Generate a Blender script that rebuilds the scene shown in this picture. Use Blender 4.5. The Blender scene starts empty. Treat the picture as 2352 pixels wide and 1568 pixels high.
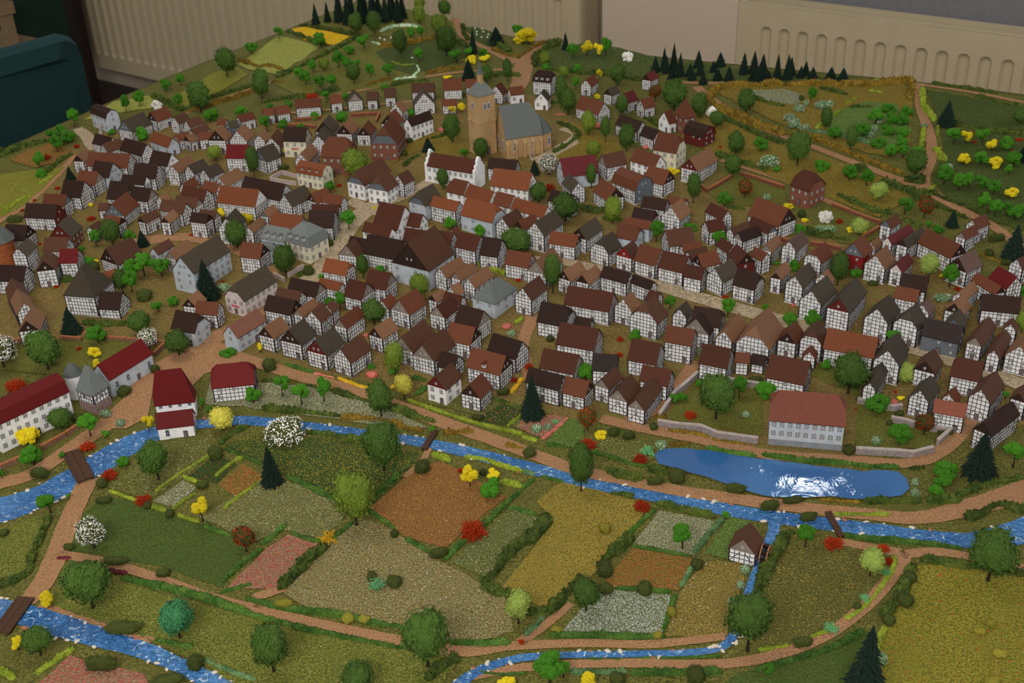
import bpy, math, random
import numpy as np
from mathutils import Vector, Matrix
from mathutils.geometry import delaunay_2d_cdt
random.seed(7)
SC = bpy.context.scene
COL = SC.collection

# ---------------------------------------------------------------- camera
Z0 = 0.62                      # height of the model's valley floor above the room floor
HC = Z0 + 0.95                 # eye height
FPX, CX, CY = 2665.87, 1176.0, 784.0
RX = np.array([0.99926497, -0.03833443, 0.0])        # rows: world right / forward / up in image axes
RF = np.array([-0.01900644, -0.49544155, 0.86843332])
RZ = np.array([-0.03329089, -0.86779499, -0.49580599])
cam_d = bpy.data.cameras.new('camera')
cam = bpy.data.objects.new('camera', cam_d)
COL.objects.link(cam)
cam_d.sensor_width = 36.0
cam_d.lens = FPX / 2352.0 * 36.0
cam_d.clip_start, cam_d.clip_end = 0.05, 40
cam.matrix_world = Matrix(((RX[0], -RX[1], -RX[2], 0), (RF[0], -RF[1], -RF[2], 0), (RZ[0], -RZ[1], -RZ[2], HC), (0, 0, 0, 1)))
cam_d.dof.use_dof = True
cam_d.dof.focus_distance = 1.5
cam_d.dof.aperture_fstop = 14
SC.camera = cam

# ---------------------------------------------------------------- world, lamps, exposure
world = bpy.data.worlds.new('world')
SC.world = world
world.use_nodes = True
bg = world.node_tree.nodes['Background']
bg.inputs[0].default_value = (1.0, 0.96, 0.91, 1)
bg.inputs[1].default_value = 0.36
U = np.array([0.60181502, 0.79863551])     # towards the radiator wall
Wd = np.array([-0.79863551, 0.60181502])   # along that wall, to the left
YAW = math.atan2(U[1], U[0])
def uw(u, w, z=0.0): return Vector((U[0]*u + Wd[0]*w, U[1]*u + Wd[1]*w, z))
def area_light(name, loc, target, sx, sy, power, col):
    d = bpy.data.lights.new(name, 'AREA'); d.shape = 'RECTANGLE'; d.size = sx; d.size_y = sy; d.energy = power; d.color = col
    o = bpy.data.objects.new(name, d); COL.objects.link(o); o.location = loc
    o.rotation_euler = (Vector(target) - Vector(loc)).to_track_quat('-Z', 'Y').to_euler()
    return o
area_light('ceiling_lamp', uw(1.0, 1.9, 2.75), uw(1.2, 1.9, 0), 1.6, 0.5, 17, (1.0, 0.95, 0.87))
area_light('ceiling_lamp', uw(-1.1, -0.2, 2.55), uw(1.3, 1.1, 0.6), 1.8, 0.6, 78, (1.0, 0.95, 0.87))
area_light('window_or_glint_light', uw(3.02, -0.75, 1.75), uw(1.2, 0.9, 0.6), 1.0, 1.1, 12, (0.86, 0.93, 1.0))
area_light('window_or_glint_light', uw(3.02, 1.08, 2.0), uw(1.2, 0.9, 0.6), 0.16, 0.12, 1.0, (0.9, 0.95, 1.0))  # no window pane: small light added only for the glint on the pond
area_light('window_or_glint_light', uw(3.0, 3.0, 1.75), uw(1.3, 1.6, 0.6), 1.2, 1.1, 9, (0.86, 0.93, 1.0))
SC.view_settings.view_transform = 'Standard'
SC.view_settings.look = 'None'
SC.view_settings.exposure = -0.22
SC.view_settings.gamma = 1.0
SC.view_settings.use_curve_mapping = False

# ---------------------------------------------------------------- pixel rays and terrain
def ray(px, py):
    v = np.array([px - CX, py - CY, FPX])
    return np.array([v @ RX, v @ RF, v @ RZ])
def at_z(px, py, z):
    d = ray(px, py); t = (z - HC) / d[2]
    return np.array([d[0]*t, d[1]*t, z])
def to_px(p):
    q = np.array([p[0], p[1], p[2] - HC]); c = q[0]*RX + q[1]*RF + q[2]*RZ
    return CX + FPX*c[0]/c[2], CY + FPX*c[1]/c[2], c[2]
def depth_of(p): return to_px(p)[2]
CTRL = [(0,1100,0),(0,1568,0),(600,1568,0),(1176,1568,0),(1800,1568,0),(2352,1568,0),(2352,1300,0),(1700,1250,0),(1000,1250,0),(500,1250,0),
        (300,1000,0),(900,980,0),(1500,1030,0),(2100,1090,0),(2352,1010,.006),(1200,760,.012),(500,720,.014),(1900,760,.016),(0,700,.018),
        (1180,470,.036),(400,450,.036),(1700,450,.052),(2200,500,.066),(1180,340,.058),(0,345,.035),(270,225,.064),(640,75,.096),(830,0,.116),
        (1043,47,.088),(1250,97,.0736),(1700,150,.098),(2100,190,.122),(2352,215,.131),(1700,230,.088),(2250,310,.104),(800,190,.082),(500,240,.066)]
_cp = np.array([at_z(a, b, Z0 + c) for a, b, c in CTRL])
def _phi(r): return np.where(r > 1e-9, r*r*np.log(np.maximum(r, 1e-9)), 0.0)
_n = len(_cp)
_K = _phi(np.linalg.norm(_cp[:, None, :2] - _cp[None, :, :2], axis=2)) + np.eye(_n)*0.02
_P = np.hstack([np.ones((_n, 1)), _cp[:, :2]])
_A = np.block([[_K, _P], [_P.T, np.zeros((3, 3))]])
_wt = np.linalg.solve(_A, np.concatenate([_cp[:, 2] - Z0, np.zeros(3)]))
GX, GY = np.linspace(-2.4, 2.2, 116), np.linspace(0.2, 4.2, 101)
_gx, _gy = np.meshgrid(GX, GY, indexing='ij')
_q = np.stack([_gx.ravel(), _gy.ravel()], 1)
GZ = (_phi(np.linalg.norm(_q[:, None, :] - _cp[None, :, :2], axis=2)) @ _wt[:_n] + _wt[_n] + _q @ _wt[_n+1:]).reshape(_gx.shape)
GZ = np.maximum(GZ, -0.004)
def T(x, y):
    fx = min(max((x - GX[0])/(GX[1]-GX[0]), 0), len(GX)-1.001); fy = min(max((y - GY[0])/(GY[1]-GY[0]), 0), len(GY)-1.001)
    i, j = int(fx), int(fy); a, b = fx - i, fy - j
    return Z0 + (GZ[i, j]*(1-a)*(1-b) + GZ[i+1, j]*a*(1-b) + GZ[i, j+1]*(1-a)*b + GZ[i+1, j+1]*a*b)
def ground(px, py, h=0.0):
    z = Z0 + h
    for _ in range(14):
        p = at_z(px, py, z); z = z*0.35 + (T(p[0], p[1]) + h)*0.65
    p = at_z(px, py, z)
    return np.array([p[0], p[1], T(p[0], p[1]) + h])

# ---------------------------------------------------------------- materials
def lin(c, k=1.0):
    o = []
    for v in c:
        v = v/255.0
        o.append(min(0.92, k*(v/12.92 if v <= 0.04045 else ((v+0.055)/1.055)**2.4)))
    return (*o, 1.0)
MATS = {}
def base_mat(name, rough=0.8, spec=0.3):
    m = bpy.data.materials.new(name); m.use_nodes = True
    b = m.node_tree.nodes['Principled BSDF']
    b.inputs['Roughness'].default_value = rough; b.inputs['Specular IOR Level'].default_value = spec
    MATS[name] = m
    return m, m.node_tree, b
def mixcol(nt, fac, a, b):
    n = nt.nodes.new('ShaderNodeMix'); n.data_type = 'RGBA'
    L = nt.links
    for s, v in ((n.inputs[0], fac), (n.inputs[6], a), (n.inputs[7], b)):
        if hasattr(v, 'is_output') or isinstance(v, bpy.types.NodeSocket): L.new(v, s)
        else: s.default_value = v
    return n.outputs[2]
def tex(nt, kind, scale, coord='Object', detail=2.0, **kw):
    tc = nt.nodes.new('ShaderNodeTexCoord'); n = nt.nodes.new(kind); nt.links.new(tc.outputs[coord], n.inputs['Vector'])
    n.inputs['Scale'].default_value = scale
    if 'Detail' in n.inputs: n.inputs['Detail'].default_value = detail
    return n
def ramp(nt, src, p0, p1):
    r = nt.nodes.new('ShaderNodeMapRange'); r.inputs[1].default_value = p0; r.inputs[2].default_value = p1
    nt.links.new(src, r.inputs[0]); return r.outputs[0]
def bump(nt, b, src, strength, dist):
    n = nt.nodes.new('ShaderNodeBump'); n.inputs['Strength'].default_value = strength; n.inputs['Distance'].default_value = dist
    nt.links.new(src, n.inputs['Height']); nt.links.new(n.outputs[0], b.inputs['Normal'])
def plain(name, c, k=1.3, rough=0.75, var=0.25, scale=120, spec=0.3, bmp=0.0):
    m, nt, b = base_mat(name, rough, spec)
    n = tex(nt, 'ShaderNodeTexNoise', scale)
    a = lin(c, k); lo = tuple(v*(1-var) for v in a[:3]) + (1,); hi = tuple(min(.95, v*(1+var)) for v in a[:3]) + (1,)
    nt.links.new(mixcol(nt, ramp(nt, n.outputs[0], .3, .7), lo, hi), b.inputs['Base Color'])
    if bmp: bump(nt, b, n.outputs[0], bmp, 0.002)
    return m
def foliage(name, c, c2, k=1.5, scale=60):
    m, nt, b = base_mat(name, 0.8, 0.2)
    n = tex(nt, 'ShaderNodeTexNoise', scale, detail=3); oi = nt.nodes.new('ShaderNodeObjectInfo')
    col = mixcol(nt, ramp(nt, n.outputs[0], .35, .65), lin(c, k), lin(c2, k))
    hs = nt.nodes.new('ShaderNodeHueSaturation'); nt.links.new(col, hs.inputs['Color'])
    mm = nt.nodes.new('ShaderNodeMapRange'); mm.inputs[3].default_value = 0.78; mm.inputs[4].default_value = 1.2
    nt.links.new(oi.outputs['Random'], mm.inputs[0]); nt.links.new(mm.outputs[0], hs.inputs['Value'])
    nt.links.new(hs.outputs[0], b.inputs['Base Color'])
    nb = tex(nt, 'ShaderNodeTexNoise', scale*6, detail=2); bump(nt, b, nb.outputs[0], 0.35, 0.004)
    return m
def flock(name, c1, c2, spk=None, thr=0.66, k=1.58, s=380, spk2=None):
    """scattered model-railway flock: two tones, loose coloured flecks, grainy relief"""
    m, nt, b = base_mat(name, 0.9, 0.15)
    n1 = tex(nt, 'ShaderNodeTexNoise', s, detail=4); n2 = tex(nt, 'ShaderNodeTexNoise', 18, detail=4); n3 = tex(nt, 'ShaderNodeTexNoise', s*1.7, detail=1)
    dk = tuple(v*0.62 for v in lin(c1, k)[:3]) + (1,); a = mixcol(nt, ramp(nt, n1.outputs[0], .40, .60), dk, tuple(min(.9, v*1.18) for v in lin(c2, k)[:3]) + (1,))
    c3 = tuple(v*0.72 for v in lin(c2, k)[:3]) + (1,)
    a = mixcol(nt, ramp(nt, n2.outputs[0], .42, .75), a, mixcol(nt, ramp(nt, n1.outputs[0], .4, .6), c3, lin(c1, k)))
    if spk:
        a = mixcol(nt, ramp(nt, n3.outputs[0], thr, thr+.015), a, lin(spk, 1.2))
    if spk2:
        n4 = tex(nt, 'ShaderNodeTexNoise', s*1.3, detail=1)
        a = mixcol(nt, ramp(nt, n4.outputs[0], .68, .70), a, lin(spk2, 1.2))
    nt.links.new(a, b.inputs['Base Color'])
    bump(nt, b, n1.outputs[0], 0.9, 0.004)
    return m
def roofmat(name, c, k=0.98, sat=0.2, tile=0.0026):
    m, nt, b = base_mat(name, 0.65, 0.18)
    tc = nt.nodes.new('ShaderNodeTexCoord'); br = nt.nodes.new('ShaderNodeTexBrick'); nt.links.new(tc.outputs['UV'], br.inputs['Vector'])
    br.inputs['Scale'].default_value = 1.0; br.inputs['Brick Width'].default_value = tile; br.inputs['Row Height'].default_value = tile*1.15
    br.inputs['Mortar Size'].default_value = tile*0.09; br.inputs['Mortar Smooth'].default_value = 0.5; br.offset = 0.0
    a = lin(c, k)
    br.inputs['Color1'].default_value = tuple(v*1.08 for v in a[:3]) + (1,); br.inputs['Color2'].default_value = tuple(v*0.92 for v in a[:3]) + (1,)
    br.inputs['Mortar'].default_value = tuple(v*0.62 for v in a[:3]) + (1,)
    n = tex(nt, 'ShaderNodeTexNoise', 45, detail=4)
    oi = nt.nodes.new('ShaderNodeObjectInfo')
    col = mixcol(nt, ramp(nt, n.outputs[0], .3, .7), br.outputs['Color'], mixcol(nt, 0.75, tuple(v*0.8 for v in a[:3]) + (1,), br.outputs['Color']))
    hs = nt.nodes.new('ShaderNodeHueSaturation'); nt.links.new(col, hs.inputs['Color'])
    mm = nt.nodes.new('ShaderNodeMapRange'); mm.inputs[3].default_value = 0.84; mm.inputs[4].default_value = 1.18
    nt.links.new(oi.outputs['Random'], mm.inputs[0]); nt.links.new(mm.outputs[0], hs.inputs['Value'])
    nt.links.new(hs.outputs[0], b.inputs['Base Color'])
    iv = nt.nodes.new('ShaderNodeMath'); iv.operation = 'SUBTRACT'; iv.inputs[0].default_value = 1.0; nt.links.new(br.outputs['Fac'], iv.inputs[1])
    bump(nt, b, iv.outputs[0], 0.35, 0.0006)
    return m
ROOFC = dict(r=(106,60,40), o=(126,70,42), d=(50,31,24), b=(88,57,42), t=(134,96,70), g=(74,65,53), s=(112,118,116), R=(102,21,21), m=(100,38,40),
             u=(80,42,28), n=(132,88,74), v=(104,80,72), x=(48,38,37), q=(134,76,60))
ROOFN = dict(r='terracotta brown', o='orange terracotta', d='dark brown', b='mid brown', t='light tan', g='grey-brown', s='slate grey', R='bright red', m='maroon',
             u='rust brown', n='pinkish tan', v='mauve brown', x='blackish brown', q='pink tiled')
for k_, c_ in ROOFC.items(): roofmat('roof_' + k_, c_)
WALLC = dict(f=(222,222,224), w=(222,222,224), G=(172,180,190), c=(206,200,178), k=(120,74,58), K=(88,28,24), S=(92,98,106), R=(120,24,22), p=(196,184,182),
             D=(46,28,22), P=(126,116,108))
for k_, c_ in WALLC.items(): plain('wall_' + k_, c_, 1.15, 0.8, 0.10, 90)
plain('timber', (46,42,48), 1.0, 0.7, 0.1)
plain('window_white', (215,215,212), 1.15, 0.5, 0.05)
plain('window_dark', (34,38,50), 1.0, 0.25, 0.1, spec=0.5)
plain('door_wood', (112,98,98), 1.1, 0.7, 0.2)
plain('trunk', (44,34,26), 1.1, 0.9, 0.3, bmp=0.5)
plain('yellow_plaster', (178,146,104), 1.02, 0.85, 0.12, 40, bmp=0.15)
plain('sandstone', (150,100,66), 1.2, 0.85, 0.2)
plain('sign_yellow', (190,150,20)); plain('sign_red', (170,60,80))
foliage('leaf_dark', (30,54,20), (74,100,36), scale=110); foliage('leaf_light', (60,86,22), (118,132,46), scale=110); foliage('leaf_pale', (92,112,44), (138,152,74))
foliage('leaf_teal', (34,84,50), (62,120,78)); foliage('foam_green', (38,86,14), (62,112,22), scale=40)
foliage('needle', (12,26,20), (24,42,32)); foliage('foam_yellow', (166,146,12), (196,180,30), scale=40); foliage('leaf_yellow', (150,142,40), (186,180,84))
foliage('red', (128,34,8), (150,48,12), scale=40); foliage('leaf_red', (150,40,22), (60,70,26)); foliage('white', (206,200,190), (224,220,214))
foliage('white_green', (90,130,90), (206,214,200), scale=90); foliage('pink', (160,70,66), (180,110,96), scale=80)
foliage('bush_dark', (36,48,18), (66,72,28)); foliage('bush_olive', (96,92,26), (130,122,44)); foliage('lichen_teal', (66,128,84), (112,164,110))
foliage('lichen_gold', (176,132,16), (196,158,40))
foliage('hedge_d', (40,56,18), (68,80,28)); foliage('hedge_g', (42,72,24), (68,96,36)); foliage('hedge_l', (96,112,28), (126,138,44)); foliage('hedge_o', (86,68,18), (114,92,30))
foliage('hedge_t', (58,88,54), (92,120,78)); foliage('hedge_w', (96,138,92), (196,206,186), scale=110); foliage('hedge_y', (160,126,18), (180,150,40)); foliage('hedge_p', (160,80,74), (180,120,100), scale=110)
foliage('hedge_m', (70,24,32), (100,44,50))

# ---------------------------------------------------------------- mesh helpers
class MB:
    def __init__(s): s.v, s.f, s.m, s.uv = [], [], [], []
    def add(s, vs, fs, mi=0, uvs=None):
        o = len(s.v); s.v.extend(tuple(p) for p in vs)
        for i, f in enumerate(fs):
            s.f.append(tuple(o + j for j in f)); s.m.append(mi)
            s.uv.append(uvs[i] if uvs else [(0, 0)]*len(f))
    def box(s, c, ax, ay, az, sx, sy, sz, mi=0):
        c, ax, ay, az = Vector(c), Vector(ax)*sx/2, Vector(ay)*sy/2, Vector(az)*sz/2
        vs = [c + i*ax + j*ay + k*az for i in (-1, 1) for j in (-1, 1) for k in (-1, 1)]
        s.add(vs, [(0,1,3,2), (4,6,7,5), (0,4,5,1), (2,3,7,6), (0,2,6,4), (1,5,7,3)], mi)
    def abox(s, x0, x1, y0, y1, z0, z1, mi=0):
        s.box(((x0+x1)/2, (y0+y1)/2, (z0+z1)/2), (1,0,0), (0,1,0), (0,0,1), x1-x0, y1-y0, z1-z0, mi)
    def slab(s, vs, fs, th, mi=0, uvs=None):
        n = len(vs); o = len(s.v)
        s.add(vs, fs, mi, uvs); s.v.extend((p[0], p[1], p[2]-th) for p in vs)
        ed = {}
        for f in fs:
            for a, b in zip(f, f[1:] + f[:1]): ed[(a, b)] = 1
            s.f.append(tuple(o + n + j for j in reversed(f))); s.m.append(mi); s.uv.append([(0, 0)]*len(f))
        for (a, b) in ed:
            if (b, a) not in ed: s.f.append((o+b, o+a, o+n+a, o+n+b)); s.m.append(mi); s.uv.append([(0, 0)]*4)
    def tube(s, pts, rad, n=6, mi=0, cap=True):
        o = len(s.v)
        for i, p in enumerate(pts):
            p = Vector(p); a = Vector(pts[max(i-1, 0)]); b = Vector(pts[min(i+1, len(pts)-1)]); d = (b - a).normalized()
            x = d.orthogonal().normalized(); y = d.cross(x); r = rad[i] if hasattr(rad, '__len__') else rad
            s.v.extend(tuple(p + r*(math.cos(2*math.pi*k/n)*x + math.sin(2*math.pi*k/n)*y)) for k in range(n))
        for i in range(len(pts)-1):
            for k in range(n):
                s.f.append((o+i*n+k, o+i*n+(k+1) % n, o+(i+1)*n+(k+1) % n, o+(i+1)*n+k)); s.m.append(mi); s.uv.append([(0, 0)]*4)
        if cap:
            s.f.append(tuple(o+k for k in reversed(range(n)))); s.m.append(mi); s.uv.append([(0, 0)]*n)
            s.f.append(tuple(o+(len(pts)-1)*n+k for k in range(n))); s.m.append(mi); s.uv.append([(0, 0)]*n)
    def lathe(s, prof, n=16, mi=0, c=(0, 0, 0)):
        o = len(s.v)
        for r, z in prof: s.v.extend((c[0]+r*math.cos(2*math.pi*k/n), c[1]+r*math.sin(2*math.pi*k/n), c[2]+z) for k in range(n))
        for i in range(len(prof)-1):
            for k in range(n):
                s.f.append((o+i*n+k, o+i*n+(k+1) % n, o+(i+1)*n+(k+1) % n, o+(i+1)*n+k)); s.m.append(mi); s.uv.append([(0, 0)]*4)
    def mesh(s, name, mats):
        me = bpy.data.meshes.new(name); me.from_pydata(s.v, [], s.f)
        for m in mats: me.materials.append(MATS[m] if isinstance(m, str) else m)
        if len(mats) > 1: me.polygons.foreach_set('material_index', s.m)
        if any(any(p != (0, 0) for p in u) for u in s.uv[:8]):
            l = me.uv_layers.new(name='UVMap'); l.data.foreach_set('uv', [c for u in s.uv for p in u for c in p])
        me.update(); return me
    def build(s, name, mats, parent=None, smooth=False):
        if not isinstance(mats, (list, tuple)): mats = [mats]
        me = s.mesh(name, mats)
        if smooth: me.polygons.foreach_set('use_smooth', [True]*len(me.polygons))
        return link(name, me, parent)
def link(name, me, parent=None, M=None):
    o = bpy.data.objects.new(name, me); COL.objects.link(o)
    if parent: o.parent = parent
    if M is not None: o.matrix_basis = M
    return o
def empty(name, loc, rz=0.0):
    o = bpy.data.objects.new(name, None); COL.objects.link(o); o.location = loc; o.rotation_euler = (0, 0, rz); o.empty_display_size = 0.01
    return o
REG = []                                    # (object, px, py, phrase before the place, category, group)
def reg(o, phrase, cat, group=None, pos=None):
    p = pos if pos is not None else o.location
    x, y, _ = to_px(p); REG.append((o, x, y, phrase, cat, group, (p[0], p[1])))
def tag(o, label, cat=None, group=None, kind=None):
    o['label'] = label
    if cat: o['category'] = cat
    if group: o['group'] = group
    if kind: o['kind'] = kind
    return o

# ================================================================ the room
plain('floor_vinyl', (62,52,48), 1.0, 0.5, 0.2, 30)
plain('wall_paint', (196,180,160), 1.0, 0.9, 0.06, 260, bmp=0.35)
plain('niche_paint', (120,120,124), 1.0, 0.9, 0.06, 60)
plain('radiator_enamel', (186,172,142), 1.0, 0.45, 0.03, 20)
plain('chair_fabric', (14,50,50), 1.0, 0.9, 0.2, 400)
plain('dark_plastic', (40,42,42), 1.0, 0.5, 0.1)
plain('arm_plastic', (96,100,98), 1.0, 0.5, 0.1)
plain('green_cloth', (14,44,30), 1.0, 0.9, 0.2, 200); plain('dark_frame', (30,20,16), 1.0, 0.6, 0.2); plain('beech', (150,126,96), 1.0, 0.6, 0.15)
plain('table_wood', (170,130,100), 1.0, 0.6, 0.15)
m, nt, b = base_mat('window_glass', 0.02, 0.5); b.inputs['Transmission Weight'].default_value = 1.0; b.inputs['Base Color'].default_value = (0.9, 0.95, 1, 1)
mb = MB(); mb.abox(-2.5, 4.5, -3.5, 7.5, -0.1, 0.0); o = mb.build('floor', 'floor_vinyl'); o['kind'] = 'structure'
o.rotation_euler.z = YAW; tag(o, 'dark brown-grey floor of the room')
UF = 3.0                                    # front face of the radiators
def room(name, mat_, boxes, label, kind='structure'):
    mb = MB()
    for (u0, u1, w0, w1, z0, z1) in boxes: mb.abox(u0, u1, w0, w1, z0, z1)
    o = mb.build(name, mat_); o.rotation_euler.z = YAW
    if kind: o['kind'] = kind
    o['label'] = label
    return o
WY0, WY1, ZS = -3.4, 7.4, 0.93
room('wall_back', 'wall_paint', [(UF+.16, UF+.3, WY0, WY1, 0, ZS), (UF+.16, UF+.3, 1.42, 1.915, ZS, 2.85), (UF+.16, UF+.3, WY0, -1.3, ZS, 2.85), (UF+.16, UF+.3, 4.9, WY1, ZS, 2.85),
      (UF+.16, UF+.3, -1.3, 1.42, 2.5, 2.85), (UF+.16, UF+.3, 1.915, 4.9, 2.5, 2.85), (UF+.02, UF+.16, 1.437, 1.885, 0, 2.85)], 'cream wallpapered wall with a projecting pier between the radiators')
room('wall_niche', 'niche_paint', [(UF+.135, UF+.159, -1.3, 1.42, .65, ZS-.055)], 'grey niche wall behind the long radiator')
room('trim_1', 'niche_paint', [(UF+.115, UF+.25, WY0+2.1, 1.42, ZS-.05, ZS-.01)], 'grey window sill above the long radiator')
room('trim_2', 'niche_paint', [(UF+.115, UF+.25, 1.92, 4.9, ZS-.05, ZS-.01)], 'grey window sill above the far radiator')
for n_, (a_, b_) in enumerate(((-1.3, 1.42), (1.915, 4.9))):
    w_ = room('window_%d' % (n_+1), 'window_white', [(UF+.2, UF+.26, a_, a_+.06, ZS, 2.5), (UF+.2, UF+.26, b_-.06, b_, ZS, 2.5), (UF+.2, UF+.26, a_, b_, ZS, ZS+.06), (UF+.2, UF+.26, a_, b_, 2.44, 2.5),
              (UF+.2, UF+.26, (a_+b_)/2-.04, (a_+b_)/2+.04, ZS, 2.5)], 'white framed window above a radiator')
    for q in (0, 1):
        mb = MB(); h_ = (b_-a_)/2; mb.abox(UF+.225, UF+.235, a_+.06+q*(h_-.02), a_+h_-.04+q*(h_-.02), ZS+.06, 2.44); p_ = mb.build('pane', 'window_glass', w_)
def radiator(w0, w1, z0, z1, label):
    root = empty('radiator', uw(UF, (w0+w1)/2, z0)); root.rotation_euler.z = YAW
    L_ = w1 - w0; H_ = z1 - z0
    P_ = 0.054; n = int((L_-.06)/P_)
    # pressed front panel: vertical grooves with rounded ends
    mb = MB(); off = (L_ - n*P_)/2; R_ = .0165
    cols = [(-L_/2, None)]
    for i in range(n):
        c = -L_/2 + off + (i+.5)*P_
        cols += [(c + k*R_/5, c) for k in range(-6, 7)]
    cols.append((L_/2, None))
    zt_, zb_ = H_ - .058, .058
    zs = [0, .05] + [zb_ + R_*(1-math.cos(math.pi/2*k/7)) for k in range(8)] + [zt_ - R_*(1-math.cos(math.pi/2*k/7)) for k in range(7, -1, -1)] + [H_-.05, H_]
    def groove(y, c, z):
        if c is None: return 0.0
        dz = max(0, z-(zt_-R_), (zb_+R_)-z); d = math.hypot(y-c, dz)/R_
        return 0.011*(1 - min(1, d)**3) if d < 1 else 0.0
    vs = [(groove(yy, c, z), yy, z) for z in zs for (yy, c) in cols]
    nc = len(cols); fs = [(r*nc+c, (r+1)*nc+c, (r+1)*nc+c+1, r*nc+c+1) for r in range(len(zs)-1) for c in range(nc-1)]
    mb.add(vs, fs); mb.build('front_panel', 'radiator_enamel', root)
    mb = MB(); mb.abox(.085, .1, -L_/2, L_/2, 0, H_); mb.build('back_panel', 'radiator_enamel', root)
    mb = MB(); mb.abox(.0, .012, -L_/2, L_/2, H_-.001, H_+.004); mb.build('top_rim', 'radiator_enamel', root)
    for s_ in (-1, 1): mb = MB(); mb.abox(.001, .1, s_*(L_/2+.002)-.002, s_*(L_/2+.002)+.002, 0, H_); mb.build('side_cover', 'radiator_enamel', root)
    mb = MB()
    for k in range(int(L_/.03)): mb.abox(.015, .085, -L_/2+.03*k, -L_/2+.03*k+.004, H_-.075, H_-.06)
    mb.build('top_grille', 'radiator_enamel', root)
    for s_ in (-1, 1): mb = MB(); mb.abox(.1, .130, s_*(L_/2-.15)-.02, s_*(L_/2-.15)+.02, .08, H_-.08); mb.build('wall_bracket', 'radiator_enamel', root)
    tag(root, label, 'radiator', 'radiators along the wall')
radiator(-2.2, 1.423, .137, .769, 'cream radiator behind the fir row, its top rim in view')
radiator(1.955, 4.60, .137, .769, 'cream ribbed radiator behind the hilltop spruce wood and the chair')

# dark green screen in the far corner, post beside it
root = empty('folding_screen', uw(2.88, 4.83, 0)); root.rotation_euler.z = YAW
mb = MB(); mb.abox(-.012, .012, -.388, .50, .27, 1.5); mb.build('cloth_panel', 'green_cloth', root)
mb = MB(); mb.abox(-.02, .02, -.46, -.39, 0, 1.55); mb.abox(-.02, .02, .50, .57, 0, 1.55); mb.abox(-.02, .02, -.39, .50, 1.5, 1.55); mb.build('frame', 'dark_frame', root)
mb = MB(); mb.abox(-.02, .02, -.39, .50, .20, .268); mb.build('bottom_rail', 'beech', root)
tag(root, 'dark green cloth screen in a dark frame beyond the teal chair', 'screen')

# teal office chair beside the model
def chair():
    A_ = 2.80
    def on_w(px, py):
        d = ray(px, py); t = A_/(Wd @ d[:2]); return np.array([0, 0, HC]) + d*t
    pr, pl, pb = on_w(196, 105), on_w(0, 118), on_w(186, 235)
    u1 = U @ pr[:2]; zt = on_w(165, 76)[2]; u0 = u1 - 0.47
    root = empty('office_chair', uw((u0+u1)/2, A_, 0)); root.rotation_euler.z = YAW
    hw = (u1-u0)/2
    # backrest: rounded slab in the local x-z plane
    out = []; r = .07
    for cx, cz, a0 in ((hw-r, zt-r, 0), (-hw+r, zt-r, 90), (-hw+r, zt-.52+r, 180), (hw-r, zt-.52+r, 270)):
        for k in range(7):
            a = math.radians(a0 + 15*k); out.append((cx + r*math.cos(a), cz + r*math.sin(a)))
    mb = MB(); n = len(out)
    rings = [(.80, -.045), (.96, -.036), (1, -.015), (1, .015), (.96, .036), (.80, .045)]
    cz = zt-.26
    for s_, y in rings: mb.v.extend((x*s_, y + .05*(x/hw)**2, cz + (z-cz)*s_) for x, z in out)
    for i in range(len(rings)-1):
        for k in range(n): mb.f.append((i*n+k, i*n+(k+1) % n, (i+1)*n+(k+1) % n, (i+1)*n+k)); mb.m.append(0); mb.uv.append([(0,0)]*4)
    mb.f.append(tuple(range(n))); mb.f.append(tuple(5*n+k for k in reversed(range(n)))); mb.m += [0, 0]; mb.uv += [[(0,0)]*n]*2
    mb.build('backrest', 'chair_fabric', root)
    zs = zt - .62
    mb = MB(); mb.abox(-.23, .23, .03, .48, zs-.05, zs+.02); mb.build('seat', 'chair_fabric', root)
    mb = MB(); mb.abox(-.04, .04, .03, .06, zs-.1, zt-.3); mb.build('back_support', 'dark_plastic', root)
    for s_ in (-1, 1):
        mb = MB(); mb.abox(s_*(hw+.035)-.025, s_*(hw+.035)+.025, .03, .30, zs+.20, zs+.225); a_ = mb.build('armrest', 'arm_plastic', root)
        mb = MB(); mb.abox(s_*(hw+.03)-.012, s_*(hw+.03)+.012, .14, .19, zs-.06, zs+.2); mb.abox(s_*.12, s_*(hw+.03), .14, .19, zs-.08, zs-.055) if s_ > 0 else mb.abox(-(hw+.03), -.12, .14, .19, zs-.08, zs-.055); mb.build('arm_bracket', 'dark_plastic', a_)
    mb = MB(); mb.tube([(0, .25, zs-.05), (0, .25, .1)], .03, 10); mb.build('column', 'dark_plastic', root)
    for k in range(5):
        a = 2*math.pi*k/5; e = (.28*math.cos(a), .25+.28*math.sin(a), .06)
        mb = MB(); mb.tube([(0, .25, .1), e], [.025, .015], 6); l_ = mb.build('foot', 'dark_plastic', root)
        mb = MB(); mb.tube([(e[0]-.012, e[1], .028), (e[0]+.012, e[1], .028)], .028, 10); mb.build('caster', 'dark_plastic', l_)
    tag(root, 'dark teal office chair with rounded backrest beside the model board', 'chair')
chair()
d_ = ray(8, 20); t_ = 2.70/(U @ d_[:2]); pp = d_*t_; zc_ = HC + pp[2]
root = empty('wooden_post', (pp[0], pp[1], 0)); root.rotation_euler.z = YAW
mb = MB(); mb.abox(-.02, .02, -.024, .024, 0, zc_-.02); mb.build('post', 'beech', root)
mb = MB(); mb.abox(-.03, .03, -.034, .034, zc_-.02, zc_+.03); mb.build('cap', 'beech', root)
tag(root, 'pale wooden post with a square cap behind the teal chair', 'post')

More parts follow.
